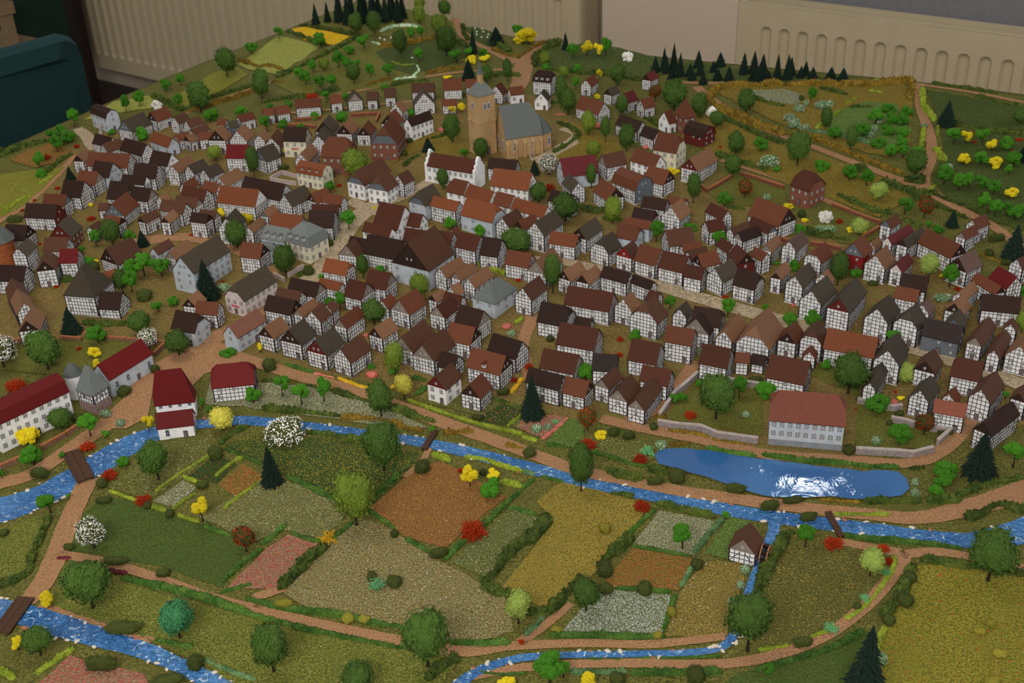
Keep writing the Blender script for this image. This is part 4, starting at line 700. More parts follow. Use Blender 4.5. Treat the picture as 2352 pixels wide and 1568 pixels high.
PLANTS = """F 173 291 42 26;F 291 258 42 20;F 323 245 42 23;W 360 249 24 31;F 413 247 36 20;F 416 196 28 20;F 381 209 28 26;B 462 258 74 48;
B 523 177 66 42;F 579 125 31 26;F 491 276 36 41;F 554 258 20 31;F 122 321 31 33;F 139 306 26 31;F 158 327 33 33;F 133 349 41 31;
F 94 390 43 26;F 318 321 33 33;L 496 370 36 31;O 584 406 69 28;R 177 339 13 15;R 107 367 28 23;K 4 349 33 15;F 253 306 13 23;
B 603 227 69 38;F 641 89 28 23;S 726 56 48 23;S 753 51 48 20;S 773 51 66 28;S 789 54 71 28;S 802 48 77 28;S 817 46 82 28;
S 830 51 77 28;S 845 46 77 26;S 858 50 66 26;S 883 51 69 26;S 891 48 64 23;S 910 51 66 26;S 919 46 61 26;S 779 41 66 26;
S 870 38 56 26;S 901 38 56 23;B 819 77 48 31;B 861 79 52 31;L 965 23 28 23;L 964 59 48 26;B 1021 41 40 28;L 1011 82 50 36;
B 920 125 57 31;B 1026 130 71 43;F 738 110 36 33;F 731 89 18 20;F 837 112 33 28;F 804 125 24 23;F 944 89 28 23;F 967 87 28 18;
F 962 143 33 20;F 779 156 46 28;L 745 163 31 23;F 720 168 33 23;F 689 184 33 23;F 703 196 38 26;F 735 202 33 26;F 763 204 33 26;
F 798 163 31 23;F 822 163 28 20;B 814 193 46 31;F 851 179 38 20;F 893 176 31 26;F 884 204 15 20;F 795 230 20 18;F 1049 145 33 28;
S 1087 122 56 20;S 1140 102 41 38;F 1110 125 20 26;F 1077 128 20 20;Y 1082 145 26 28;Y 1115 140 18 28;S 1077 184 51 31;Y 1030 181 11 23;
B 1118 189 41 28;O 1166 189 54 20;F 1188 77 23 23;Y 1194 97 26 41;R 717 224 15 31;F 751 235 28 20;F 661 245 18 23;F 618 245 10 20;
F 614 304 41 26;F 654 293 26 31;F 692 296 18 26;F 722 273 20 28;F 786 278 28 33;F 942 265 18 31;Y 1039 260 23 18;Y 1059 258 23 20;
B 1039 328 64 36;S 984 347 33 28;O 1103 367 51 33;F 1068 365 26 20;L 819 408 66 56;Y 648 357 20 15;K 651 388 15 26;K 942 327 15 26;
K 927 357 20 15;N 1015 301 10 18;Y 1215 102 41 43;S 1299 115 42 18;F 1316 135 36 26;Y 1348 130 36 28;Y 1373 135 36 20;F 1391 128 46 23;
W 1442 139 46 28;L 1252 153 36 23;F 1254 158 18 20;F 1325 166 20 20;L 1296 179 28 23;Y 1377 184 26 14;B 1418 196 48 33;F 1322 204 28 18;
S 1505 166 38 23;S 1520 163 54 18;S 1547 163 65 20;S 1562 176 56 20;S 1572 176 31 23;S 1547 181 28 23;S 1604 156 41 23;S 1638 166 28 18;
S 1654 153 34 26;S 1608 173 33 20;S 1588 181 28 20;S 1615 193 28 20;S 1648 184 28 23;S 1674 186 36 23;S 1708 171 51 23;S 1724 168 51 23;
S 1731 184 31 23;S 1751 176 54 26;S 1761 184 26 23;S 1784 184 61 20;S 1537 166 41 18;r 1505 232 38 31;B 1548 253 70 51;B 1606 272 61 33;
W 1635 265 31 31;B 1644 296 41 31;O 1289 247 71 28;B 1305 263 61 33;O 1428 270 51 28;L 1352 311 57 31;O 1390 329 61 22;B 1439 347 62 34;
L 1363 370 46 29;B 1689 357 56 36;O 1681 408 51 38;F 1745 349 36 33;V 1766 383 33 51;F 1784 393 15 20;R 1655 339 6 13;w 1261 401 46 41;
S 1228 400 36 23;N 1482 342 10 15;B 1713 260 56 36;N 1373 293 15 20;Y 1371 224 10 20;Y 1549 393 15 31;S 1783 184 59 23;S 1816 173 43 23;
S 1839 179 28 20;S 1849 173 33 18;S 1866 181 28 23;S 1908 181 28 26;S 1936 184 29 26;S 1760 184 46 23;F 1863 237 38 20;K 1841 230 18 15;
O 1895 304 57 26;O 1952 349 59 26;B 1831 380 79 51;F 1917 321 31 31;F 2010 286 41 33;F 1982 316 38 33;F 2040 258 26 36;F 2081 263 28 33;
F 2045 283 31 33;F 2073 286 31 36;F 2035 309 28 36;F 2071 314 28 31;F 2068 334 26 31;F 2017 337 31 36;F 2043 360 31 31;F 2073 362 31 26;
F 2105 357 26 33;B 2101 403 59 43;S 2173 288 59 41;B 2340 286 38 28;F 2190 334 43 33;Y 2216 332 33 28;F 2255 334 41 31;Y 2275 347 28 26;
F 2308 344 33 33;R 2239 306 8 13;R 2237 328 8 15;R 2341 323 8 20;Y 2214 378 28 28;F 2251 380 38 33;Y 2285 383 28 28;F 2326 383 36 36;
R 2323 347 6 10;S 2349 370 41 31;F 1886 390 33 36;F 1951 406 31 31;F 2170 400 26 26;V 2181 388 28 15;V 1885 247 20 28;V 1903 245 18 23;
V 1836 255 18 26;V 1813 276 20 28;V 1823 291 23 31;V 1846 297 15 28;V 1851 242 18 15;V 1999 316 18 20;V 2007 301 18 18;V 2020 283 18 18;
V 2122 293 13 15;F 1950 416 38 33;F 1989 428 46 28;L 2015 462 46 38;F 2077 492 41 36;r 2122 500 51 38;S 2186 520 41 28;F 2167 426 48 33;
F 2201 439 48 28;F 2224 431 38 23;F 2251 434 33 31;F 2281 449 41 33;Y 2321 454 28 28;F 2255 487 46 28;F 2283 497 41 31;F 2311 497 36 26;
F 2329 508 38 31;F 2346 502 36 28;Y 2285 388 15 18;F 2316 403 28 20;W 1897 508 46 36;L 1973 541 41 38;R 1928 513 15 18;Y 1849 508 10 18;
Y 1954 531 13 23;Y 1984 536 10 23;F 1837 533 26 36;V 1895 533 20 51;S 2326 592 79 51;F 2132 523 18 13;F 2155 533 20 28;K 2288 553 23 41;
K 2272 587 20 23;K 2311 607 15 26;F 2050 582 31 28;F 1976 640 28 33;O 1923 656 77 41;L 2132 638 56 43;F 2193 650 56 36;F 1823 617 28 31;
F 1779 607 10 15;F 1874 735 38 36;F 1814 745 33 36;F 2045 786 41 38;Y 2167 635 10 20;R 2200 666 10 18;V 2168 689 18 51;F 2336 681 31 33;
L 2346 763 51 33;K 2017 640 13 26;N 1826 698 8 10;K 1841 497 28 20;Y 1811 477 13 26;V 1762 457 15 20;O 1357 431 56 23;O 1592 467 69 32;
r 1710 454 46 33;F 1664 474 38 33;B 1237 464 46 38;R 1262 436 20 28;B 1299 508 66 56;L 1407 513 62 36;F 1507 556 51 31;F 1557 523 20 38;
F 1644 553 38 33;O 1273 671 88 38;B 1185 584 61 64;F 1539 709 33 26;F 1671 727 48 28;R 1664 684 10 15;F 1759 712 18 20;F 1465 773 28 33;
S 163 413 33 23;F 97 406 26 28;R 133 434 8 15;R 80 462 8 10;R 52 485 8 10;K 36 510 23 38;R 210 505 13 23;Y 199 473 10 13;
O 260 564 61 42;F 222 566 41 26;F 297 546 28 31;S 329 564 38 28;Y 511 500 26 26;Y 570 508 28 31;B 547 569 66 41;R 446 542 6 13;
F 189 582 18 15;F 204 604 20 36;K 219 622 28 28;Y 221 604 13 15;F 298 625 38 36;F 332 633 56 43;F 372 635 48 38;F 304 671 59 33;
O 283 673 56 33;S 459 681 94 54;S 166 763 61 46;B 325 768 56 48;F 401 701 26 28;F 365 717 28 26;K 334 686 28 38;R 510 649 6 13;
V 515 666 20 28;R 130 657 8 13;R 87 562 10 10;F 759 441 28 23;F 802 528 46 33;B 657 630 71 48;O 1018 434 46 28;F 1039 523 31 28;
F 1115 538 33 28;O 835 638 54 27;F 876 622 20 28;L 965 689 61 41;B 860 745 59 51;F 740 640 13 20;F 759 692 20 28;F 793 709 38 28;
K 710 630 36 26;K 758 564 20 20;R 753 559 10 15;F 768 400 15 15;R 779 428 8 13;R 1192 645 10 15;Y 860 479 6 13;V 1174 770 15 20;
N 1164 752 10 23;w 10 845 77 66;B 112 850 97 74;F 227 791 48 43;Y 219 822 28 28;Y 224 839 20 23;R 182 804 14 15;w 344 801 48 41;
B 412 817 61 51;K 357 855 26 23;R 38 896 43 46;Y 57 1010 48 48;B 130 975 48 48;F 209 1003 56 43;F 79 1067 51 51;F 5 1097 23 13;
R 202 1031 23 38;Y 343 990 38 26;Y 514 987 54 48;F 584 919 41 36;B 365 1102 92 64;R 253 1097 38 36;K 235 1118 31 26;F 286 1067 23 33;
K 497 1049 31 36;K 94 1097 33 51;V 245 957 20 31;K 179 964 20 26;F 526 814 20 41;Y 598 809 23 13;K 283 903 23 33;K 466 1120 20 33;
F 455 936 23 13;F 482 944 15 20;V 278 977 18 23;F 242 1005 18 18;F 143 1051 15 15;K 620 847 31 33;F 650 911 51 38;F 694 931 51 41;
F 745 924 59 33;L 910 870 84 43;B 876 957 87 54;Y 929 916 59 38;w 655 1010 61 87;B 883 1082 115 77;S 626 1110 89 48;Y 1080 1118 54 38;
R 1059 1084 15 20;Y 1131 1097 23 33;F 1127 1138 51 54;K 970 1082 48 38;K 1110 1089 15 18;N 855 865 15 28;F 904 857 15 28;F 993 990 15 18;
R 1179 875 13 18;N 841 773 10 13;K 1154 906 20 33;F 850 842 10 20;K 1097 964 18 28;S 1223 957 97 51;F 1351 875 43 41;B 1644 962 107 79;
r 1349 987 54 41;R 1351 1028 31 41;R 1472 1061 38 33;R 1585 959 23 28;R 1422 817 11 20;R 1424 782 13 18;F 1547 926 23 23;F 1567 921 23 23;
F 1608 891 20 20;F 1697 916 54 33;F 1759 906 38 54;O 1335 1128 107 56;K 1409 1000 23 23;K 1445 1008 20 33;V 1518 1028 20 26;T 1486 1041 28 38;
K 1555 1102 33 41;K 1690 1130 28 48;V 1713 957 15 18;R 1215 847 20 23;V 1233 990 18 26;V 1259 985 15 20;T 1274 972 18 20;K 1501 985 20 20;
K 1218 1046 23 33;Y 1379 1003 18 33;K 1736 878 18 41;K 1264 781 15 20;V 1608 811 20 15;K 1504 1112 26 41;B 1948 903 94 74;F 2012 947 51 51;
F 2064 1021 51 51;r 2122 998 51 48;S 2247 1089 102 71;F 2326 1074 61 48;F 2170 1095 46 59;F 2158 1118 41 43;F 2150 1140 31 41;L 2105 878 41 48;
K 1950 1041 33 28;K 2042 975 28 15;K 2066 954 15 23;V 2012 1018 18 23;V 2101 1112 23 18;V 2101 1138 20 23;F 1895 845 23 28;F 2308 916 20 15;
R 1965 942 20 6;R 2056 901 8 10;Y 2070 917 10 18;N 2053 926 10 20;K 2181 982 15 23;K 2165 980 13 23;F 117 1177 49 43;F 160 1146 14 11;
w 217 1260 74 60;Y 466 1197 57 40;r 566 1266 63 54;B 214 1397 117 100;b 414 1466 91 71;B 629 1543 109 77;B 94 1503 66 60;Y 111 1397 43 37;
Y 43 1491 34 31;R 329 1151 17 40;K 340 1166 20 20;K 391 1186 29 23;K 266 1294 23 63;K 377 1323 23 37;K 160 1260 17 29;K 286 1449 29 91;
K 234 1537 46 80;K 389 1568 23 86;K 451 1531 34 40;K 11 1229 17 23;K 240 1154 17 43;L 819 1206 126 86;y 754 1240 31 51;R 1086 1231 63 63;
B 983 1531 129 97;B 823 1589 69 74;L 1191 1431 77 57;K 906 1231 23 20;K 1011 1280 31 49;K 854 1329 20 26;K 906 1343 26 37;T 866 1349 34 51;
R 1197 1477 23 17;k 800 1426 20 29;k 837 1426 17 31;k 654 1394 23 54;F 1567 1260 63 49;k 1389 1220 49 29;B 1346 1403 77 60;R 1474 1169 31 43;
F 1263 1568 77 66;F 1294 1554 37 29;Y 1354 1577 46 51;Y 1167 1577 26 46;K 1597 1560 37 43;K 1417 1568 31 37;K 1600 1303 31 29;K 1389 1317 40 40;
K 1480 1360 29 37;B 1717 1494 129 100;k 1280 1451 17 29;k 1511 1463 14 26;V 1711 1314 26 23;V 1700 1349 20 20;V 1680 1386 17 20;K 1391 1360 23 34;
F 1666 1189 17 17;k 1543 1411 29 26;F 1849 1257 54 43;R 1914 1254 31 46;R 2040 1294 40 26;L 1997 1323 66 54;T 2034 1320 26 31;B 2269 1334 123 100;
S 1980 1606 166 97;T 1986 1377 23 31;T 1906 1446 26 43;K 1969 1397 23 20;K 1843 1483 29 49;K 2089 1334 37 31;K 2077 1386 29 40;K 2040 1431 31 31;
V 2023 1520 40 29;K 1857 1194 26 43;K 1769 1171 31 51;K 1823 1154 17 57;k 2274 1437 20 26;k 2249 1454 17 31;k 2297 1506 20 37;k 2280 1568 17 43;
F 1766 1540 20 29;R 2029 1263 17 31"""
HEDGES = """d 15 349 222 398 245 418 256;o 13 431 258 485 242 582 212 594 204;d 10 421 253 480 227 579 199;d 15 0 362 51 339 112 324;
d 13 110 398 143 367 166 357;o 13 548 139 574 148 600 156;d 11 689 59 733 66 779 74 824 84;d 11 661 74 687 82 715 94 753 105;
d 13 824 87 779 110 728 135 677 161 636 179;o 10 600 153 626 153 651 163;o 8 623 189 651 189;w 10 873 75 901 64 932 61 967 64;
w 8 853 97 876 105;o 15 873 110 919 105 983 92 998 87;w 8 949 176 962 163 957 151;w 8 904 185 929 181 957 179;
l 8 901 143 924 151 957 148;d 9 896 199 932 190 983 186;o 10 842 199 868 188 901 181;d 13 600 237 651 227 702 224 779 207;
d 13 1062 59 1067 82 1077 94;d 13 1123 102 1148 107 1171 120;o 13 1131 115 1156 125 1179 133 1194 128;o 15 983 171 1008 163 1064 156;
d 11 1131 176 1161 173 1194 176;d 8 990 319 1008 316 1034 304;d 13 929 383 944 367 962 357;d 15 1011 94 1046 97 1074 110;
o 15 1200 128 1226 110 1254 97;d 18 1287 97 1251 115 1231 130 1228 153;d 11 1266 161 1328 166 1404 166;d 11 1328 171 1379 171 1470 186;
o 20 1799 196 1710 199 1654 204 1634 217 1631 232 1649 247 1685 265 1736 288 1800 311;d 13 1657 274 1695 288 1743 312 1800 332;d 11 1282 283 1312 296 1333 309;d 11 1333 311 1302 334 1271 352;
d 13 1646 355 1672 365 1736 385 1761 393;d 15 1736 227 1761 237 1800 245;d 11 1478 270 1501 281 1519 293;d 10 1266 237 1287 237;
p 6 1277 264 1299 263;o 20 1807 198 1854 195 1956 196 2007 196 2079 189 2094 196 2089 230;o 20 1813 311 1864 319 1931 344 1994 370 2071 400;d 13 1885 204 1918 212 1946 219;
l 10 1997 209 2025 214;l 9 1964 227 1941 240;l 9 1931 255 1910 270;l 9 1887 283 1874 298;
t 13 1851 301 1905 309 1956 319 1999 332;l 13 2119 204 2119 235 2124 250 2147 278;l 11 2155 281 2153 314;l 11 2122 296 2117 337;
l 15 2147 342 2170 372;d 13 2242 224 2288 235 2352 245;d 10 2142 191 2211 202 2288 214;l 8 2007 184 2076 181;
d 15 2196 281 2224 293 2288 304 2352 311;d 10 1951 247 2002 247;l 13 8 492 31 472 66 451;l 10 89 423 122 406;
d 15 194 742 230 747 298 745;d 15 140 645 189 645;l 8 288 719 304 709;l 13 1044 594 1085 602 1123 617 1161 630;
l 13 1184 742 1200 732;d 13 684 635 715 625;d 15 1335 479 1363 487 1391 487;d 13 1386 502 1424 508;
d 13 1674 477 1708 482;d 18 1849 533 1880 543 1910 543;d 18 1925 449 1956 464 2007 485 2043 492;d 26 2022 423 2071 436 2109 451 2119 459;
d 18 1964 385 1994 400;d 28 2081 416 2122 418;d 15 2137 441 2173 459 2237 482 2267 492;l 10 2135 436 2150 426;
d 15 2150 474 2186 487 2219 502;d 15 2076 505 2114 520;o 10 2252 584 2300 602 2334 599;d 10 1910 548 1951 553;
l 10 357 1130 408 1092 482 1046;l 11 421 1095 452 1107;l 11 495 1095 528 1067 556 1051;d 15 505 1021 536 995 571 980;
g 13 520 1031 556 1046 600 1067;l 10 556 1135 600 1102;d 20 605 939 651 944 715 949 779 957;o 18 784 962 830 962 881 967 932 982 972 990;
d 15 763 898 804 911 845 924;d 18 893 936 932 949 970 962 998 970;d 8 600 875 626 875;d 13 705 885 728 891;
g 13 656 837 689 847 720 857;p 8 720 857 743 862 768 868;y 10 776 868 817 885 847 893;y 10 898 891 914 883;
l 13 937 919 983 936 1046 957 1110 977 1200 998;d 18 697 993 753 998 804 1010 835 1013;o 20 1021 995 1085 993;g 15 659 1095 702 1115 753 1140;
g 15 865 1138 893 1112 916 1089;l 20 995 1044 1034 1059;l 15 1069 1051 1110 1056 1148 1069 1200 1084;g 15 947 868 978 875;
g 15 955 908 978 891;l 10 1166 980 1200 954;y 13 1174 903 1200 870;d 15 1131 916 1161 926 1200 939;
o 15 1161 1023 1200 1031;l 20 1151 1107 1200 1118;o 15 1504 962 1529 959;o 15 1537 990 1583 995 1626 1005;
o 15 1636 1010 1672 1016 1710 1021;o 15 1539 1023 1583 1018;g 15 1621 1028 1672 1041 1736 1049;g 15 1256 1021 1302 1028;
g 15 1358 1038 1404 1051 1455 1067 1488 1072;d 20 1488 1079 1532 1087;p 13 1246 1008 1277 985 1302 962;l 10 1200 1003 1233 1013;
d 18 1399 990 1424 993 1453 998;d 20 1396 1084 1430 1095 1476 1102;t 13 1200 1082 1226 1089;g 11 1243 1095 1294 1107;
g 13 1200 1123 1226 1102;g 18 1752 1046 1803 1054 1867 1061 1931 1064 1994 1072 2063 1074;d 15 2091 1077 2122 1074;d 20 2198 1140 2262 1115 2352 1097;
g 20 280 1329 357 1346 457 1371 543 1400 600 1420 672 1437;d 20 114 1191 94 1234 74 1280 66 1314 29 1337 0 1346;m 11 131 1283 163 1283;m 13 226 1297 249 1311 291 1317;
l 14 254 1129 286 1140 323 1154;l 13 346 1163 380 1174;l 13 409 1184 457 1200;l 13 397 1171 423 1149 449 1134;
l 13 514 1171 543 1146 580 1120;g 17 469 1209 497 1220 529 1231;g 14 600 1251 629 1231 657 1206;g 14 511 1337 543 1306 600 1263;
g 11 509 1360 543 1351 577 1343;g 17 360 1471 400 1480 443 1489;t 14 471 1517 529 1543 586 1563;l 17 83 1549 120 1523 169 1491;
l 17 0 1537 34 1560;g 17 566 1374 600 1386 671 1400 783 1414 857 1431 931 1443;g 20 671 1440 800 1466 934 1491;g 17 734 1129 771 1151;
g 17 846 1174 874 1191 906 1214;g 17 934 1240 960 1254 989 1269;g 19 1023 1286 1057 1251 1109 1211 1157 1163 1200 1126;g 14 1166 1166 1200 1174 1229 1183;
d 26 643 1354 680 1317 720 1277 751 1254;g 16 754 1246 777 1229 811 1200;g 11 671 1223 700 1237 740 1243;d 26 1257 1186 1229 1229 1186 1257 1157 1286 1137 1317 1106 1340;
d 23 1109 1346 1143 1363 1171 1366;d 26 1203 1403 1234 1409 1266 1406;g 17 1034 1474 1100 1480 1171 1477;t 17 1206 1460 1229 1440 1249 1417;
d 23 980 1563 1014 1534 1051 1511;g 13 1100 1543 1143 1549 1206 1546;d 26 1263 1409 1289 1377 1317 1349 1334 1326;d 23 1374 1303 1397 1280 1426 1257 1449 1234;
g 17 1440 1231 1469 1203 1506 1169;d 14 1406 1134 1454 1140;d 17 1509 1157 1569 1171 1640 1189;g 13 1454 1254 1511 1263 1583 1277;
t 17 1594 1271 1626 1231 1660 1191;g 13 1414 1351 1469 1354 1540 1360;t 13 1589 1303 1563 1349;g 17 1551 1369 1534 1414 1523 1449;
g 20 1263 1460 1340 1460 1426 1463 1526 1463;t 20 1309 1543 1369 1546 1440 1543;g 20 1449 1546 1540 1546 1654 1543;d 26 1809 1229 1769 1291 1749 1337 1737 1363;
l 14 1743 1494 1812 1483;g 9 1354 1514 1426 1514;g 9 1454 1511 1569 1511 1654 1506;l 16 2054 1280 2049 1311 2023 1349 2003 1377 1974 1403 1943 1423;
l 14 1863 1463 1906 1449;d 29 2094 1303 2074 1354 2051 1391 2026 1417;g 20 1737 1543 1809 1520 1880 1500 1951 1471 1980 1454;l 17 2034 1440 2017 1474 2009 1514;
l 14 1917 1183 1980 1183 2043 1183;o 14 1883 1149 1926 1151 1974 1154;d 17 1986 1154 2037 1151 2114 1151;d 23 2129 1151 2203 1149;
d 23 2217 1191 2251 1183 2294 1160 2352 1177;d 20 2114 1286 2166 1294 2229 1303;d 20 2306 1309 2352 1320;g 17 1937 1229 1980 1237 2051 1243 2137 1251 2209 1260;
d 17 1794 1226 1823 1226"""

# ================================================================ houses
OV, TH = 0.0016, 0.0012
# shared little meshes
def window_mesh(arch=False):
    mb = MB()
    mb.abox(-.5, .5, -.0004, .0004, -.5, .5, 1)
    mb.abox(-.40, .40, .0004, .0007, -.42, .42, 0)
    for x in (-.2, .2):
        for z in (-.2, .2): mb.abox(x-.12, x+.12, .0007, .0009, z-.14, z+.14, 1)
    return mb.mesh('window', ['window_white', 'window_dark'])
def arch_mesh():
    mb = MB(); pts = [(-.5, -.5), (.5, -.5), (.5, .2), (.38, .38), (.2, .47), (0, .5), (-.2, .47), (-.38, .38), (-.5, .2)]
    n = len(pts)
    for s_, y, mi in ((1, .0004, 0), (.72, .0007, 1)):
        vs = [(x*s_, 0, z*s_) for x, z in pts] + [(x*s_, y, z*s_) for x, z in pts]
        mb.add(vs, [tuple(range(n, 2*n))] + [(k, (k+1) % n, n+(k+1) % n, n+k) for k in range(n)], mi)
    mb.abox(-.04, .04, .0007, .0009, -.36, .36, 0); mb.abox(-.34, .34, .0007, .0009, -.05, .0, 0)
    return mb.mesh('arched_window', ['wall_G', 'window_dark'])
def door_mesh():
    mb = MB(); mb.abox(-.5, .5, -.0003, .0004, 0, 1, 1); mb.abox(-.4, .4, .0004, .0007, .02, .92, 0)
    mb.abox(-.04, .04, .0007, .0008, .05, .9, 1)
    return mb.mesh('door', ['door_wood', 'timber'])
ME_WIN, ME_ARCH, ME_DOOR = window_mesh(), arch_mesh(), door_mesh()

def solve(h):
    """size and place of a gabled house from its ridge ends and one eave point in the photograph"""
    r1, r2, e, hh = h['r1'], h['r2'], h['e'], h['h']
    k = h.get('k') or (0.50 if h['man'] else 0.58); best = None
    for Wd_ in np.arange(.022, .112, .002):
        H = hh + k*Wd_
        c = ground((r1[0]+r2[0])/2, (r1[1]+r2[1])/2, H); z = c[2]
        a, b = at_z(*r1, z), at_z(*r2, z)
        d = b[:2]-a[:2]; L = np.linalg.norm(d); d = d/L; n = np.array([-d[1], d[0]])*Wd_/2
        cost = 1e9
        for sg in (-1, 1):
            if n @ np.array([-c[0], -c[1]])*sg < 0 and abs(n @ c[:2]) > .5*Wd_/2*np.linalg.norm(c[:2]): continue
            p, q_ = (to_px((v[0]+sg*n[0], v[1]+sg*n[1], z-H+hh)) for v in (a, b))
            p, q_ = np.array(p[:2]), np.array(q_[:2]); u = q_-p; t = min(max(((np.array(e)-p) @ u)/(u @ u), -.15), 1.15)
            cost = min(cost, np.linalg.norm(np.array(e)-p-u*t))
        cost += abs(Wd_-.040)*1000*.09
        if best is None or cost < best[0]: best = (cost, Wd_, H, c, z, d, L)
    _, Wd_, H, c, z, d, L = best
    h.update(c=np.array([c[0], c[1]]), zg=z-H, ang=math.atan2(d[1], d[0]), L=min(max(L, .022), .40), W=Wd_, H=H)
    h['a0'] = h['ang']
HS = []
for ln in HOUSES.replace('\n', '').split(';'):
    p = ln.split()
    if len(p) < 8: continue
    v = [float(x) for x in p[:6]]
    h = dict(r1=v[0:2], r2=v[2:4], e=v[4:6], roof=p[6], wall=p[7], h=.026, g=None, G=None, man=False, t1=None, t2=None, arch=False, sign=False, dorm=0, extra=None)
    for o_ in p[8:]:
        if o_.startswith('h='): h['h'] = float(o_[2:])/1000
        elif o_ == 'man': h['man'] = True
        elif o_ == 'hh': h['t1'] = h['t2'] = .5
        elif o_ == 'h1': h['t1'] = .55
        elif o_ == 'h2': h['t2'] = .55
        elif o_ == 'hip': h['t1'] = h['t2'] = 0.0
        elif o_ == 'arch': h['arch'] = True
        elif o_ == 'sign': h['sign'] = True
        elif o_ == 'dorm': h['dorm'] = 3
        elif o_ == 'dorm1': h['dorm'] = 1
        elif o_[0] == 'g': h['g'] = o_[1]
        elif o_[0] == 'G': h['G'] = o_[1]
        else: h['extra'] = o_
    if h['h'] == .026 and h['r1'][1] < 330: h['h'] = .022
    solve(h); HS.append(h)
# three-corner buildings: ground below the near eave corner, then the eave corners A (left), B (near), C (right)
def three(gx, gy, A, B, C, rise, **kw):
    g = ground(gx, gy)
    lo, hi = 0.0, 0.4
    for _ in range(40):
        m_ = (lo+hi)/2
        if to_px((g[0], g[1], g[2]+m_))[1] > B[1]: lo = m_
        else: hi = m_
    hh = (lo+hi)/2; z = g[2]+hh
    a, b, c = (np.array(at_z(*q, z))[:2] for q in (A, B, C))
    d1 = a-b; d2 = c-b; l1 = np.linalg.norm(d1); l2 = np.linalg.norm(d2)
    d1 = d1/l1; n1 = np.array([-d1[1], d1[0]])
    if n1 @ d2 < 0: n1 = -n1
    l2 = max(.6*l2, abs(n1 @ d2))
    h = dict(roof='s', wall='f', h=hh, g=None, G=None, man=False, t1=None, t2=None, arch=False, sign=False, dorm=0, extra=None)
    h.update(kw)
    if l1 >= l2: h.update(ang=math.atan2(-d1[1], -d1[0]), L=l1, W=l2)
    else: h.update(ang=math.atan2(n1[1], n1[0]), L=l2, W=l1)
    ctr = b + d1*l1/2 + n1*l2/2
    h.update(c=ctr, zg=g[2], H=hh+rise, a0=h['ang']); HS.append(h); return h
def T3(x, y, ox, oy, s=3.92): return (x/s+ox, y/s+oy)
def q(o, *v):
    return [T3(v[i], v[i+1], *o) for i in range(0, len(v), 2)]
_B = (0, 380); A_, B_, C_, g_ = q(_B, 565, 1178, 855, 1198, 1025, 1040, 872, 1370); three(*g_, A_, B_, C_, .045, roof='g', wall='f', t1=0.0, t2=0.0, extra='hiphouse')
_B = (600, 380); A_, B_, C_, g_ = q(_B, 215, 690, 430, 750, 575, 640, 470, 895); three(*g_, A_, B_, C_, .034, roof='s', wall='c', t1=0.0, t2=0.0, extra='villa')
A_, B_, C_, g_ = q(_B, 1890, 1195, 2105, 1260, 2300, 1115, 2112, 1388); three(*g_, A_, B_, C_, .026, roof='s', wall='G', t1=0.0, t2=0.0, extra='slatehall')
A_, B_, C_, g_ = q(_B, -10, 660, 205, 700, 290, 600, 215, 830); three(*g_, A_, B_, C_, .018, roof='s', wall='G', extra='slatewing')
_B = (0, 740); A_, B_, C_, g_ = q(_B, 680, 612, 830, 666, 985, 575, 860, 838); three(*g_, A_, B_, C_, .040, roof='s', wall='f', t1=0.0, t2=0.0, extra='squaretower')
_B = (1200, 0); A_, B_, C_, g_ = q(_B, 1365, 1030, 1440, 1075, 1556, 1045, 1450, 1215); three(*g_, A_, B_, C_, .036, roof='r', wall='k', t1=0.0, t2=0.0, extra='gatetower')
_B = (0, 740); A_, B_, C_, g_ = q(_B, 1388, 757, 1755, 716, 1800, 620, 1760, 850); three(*g_, A_, B_, C_, .052, roof='R', wall='w', t1=0.35, t2=0.0, extra='chapel')
_B = (600, 0); A_, B_, C_, g_ = q(_B, 1843, 842, 1948, 886, 2128, 852, 1978, 1425); three(*g_, A_, B_, C_, .028, roof='s', wall='Y', t1=0.0, t2=0.0, extra='churchtower')
TOWER = HS[-1]
h = dict(r1=[1146, 243], r2=[1232, 231], e=[1163, 320], roof='s', wall='Y', h=.043, g=None, G=None, man=False, t1=None, t2=0.45, arch=True, sign=False, dorm=0, extra='nave', k=.85); solve(h); HS.append(h); NAVE = h
h = dict(r1=[986.7, 349], r2=[1098, 367], e=[1088, 400], roof='u', wall='w', h=.036, g=None, G=None, man=False, t1=None, t2=None, arch=False, sign=False, dorm=0, extra='stepped'); solve(h); HS.append(h)
h = dict(r1=[1771, 893], r2=[1946, 907], e=[1749.7, 965], roof='q', wall='G', h=.041, g=None, G=None, man=False, t1=.5, t2=.5, arch=False, sign=False, dorm=0, extra='manor'); solve(h); HS.append(h)
h = dict(r1=[1707, 1237], r2=[1724.5, 1198.5], e=[1744, 1263], roof='b', wall='f', h=.019, g='P', G=None, man=False, t1=None, t2=None, arch=False, sign=False, dorm=0, extra='mill'); solve(h); HS.append(h)

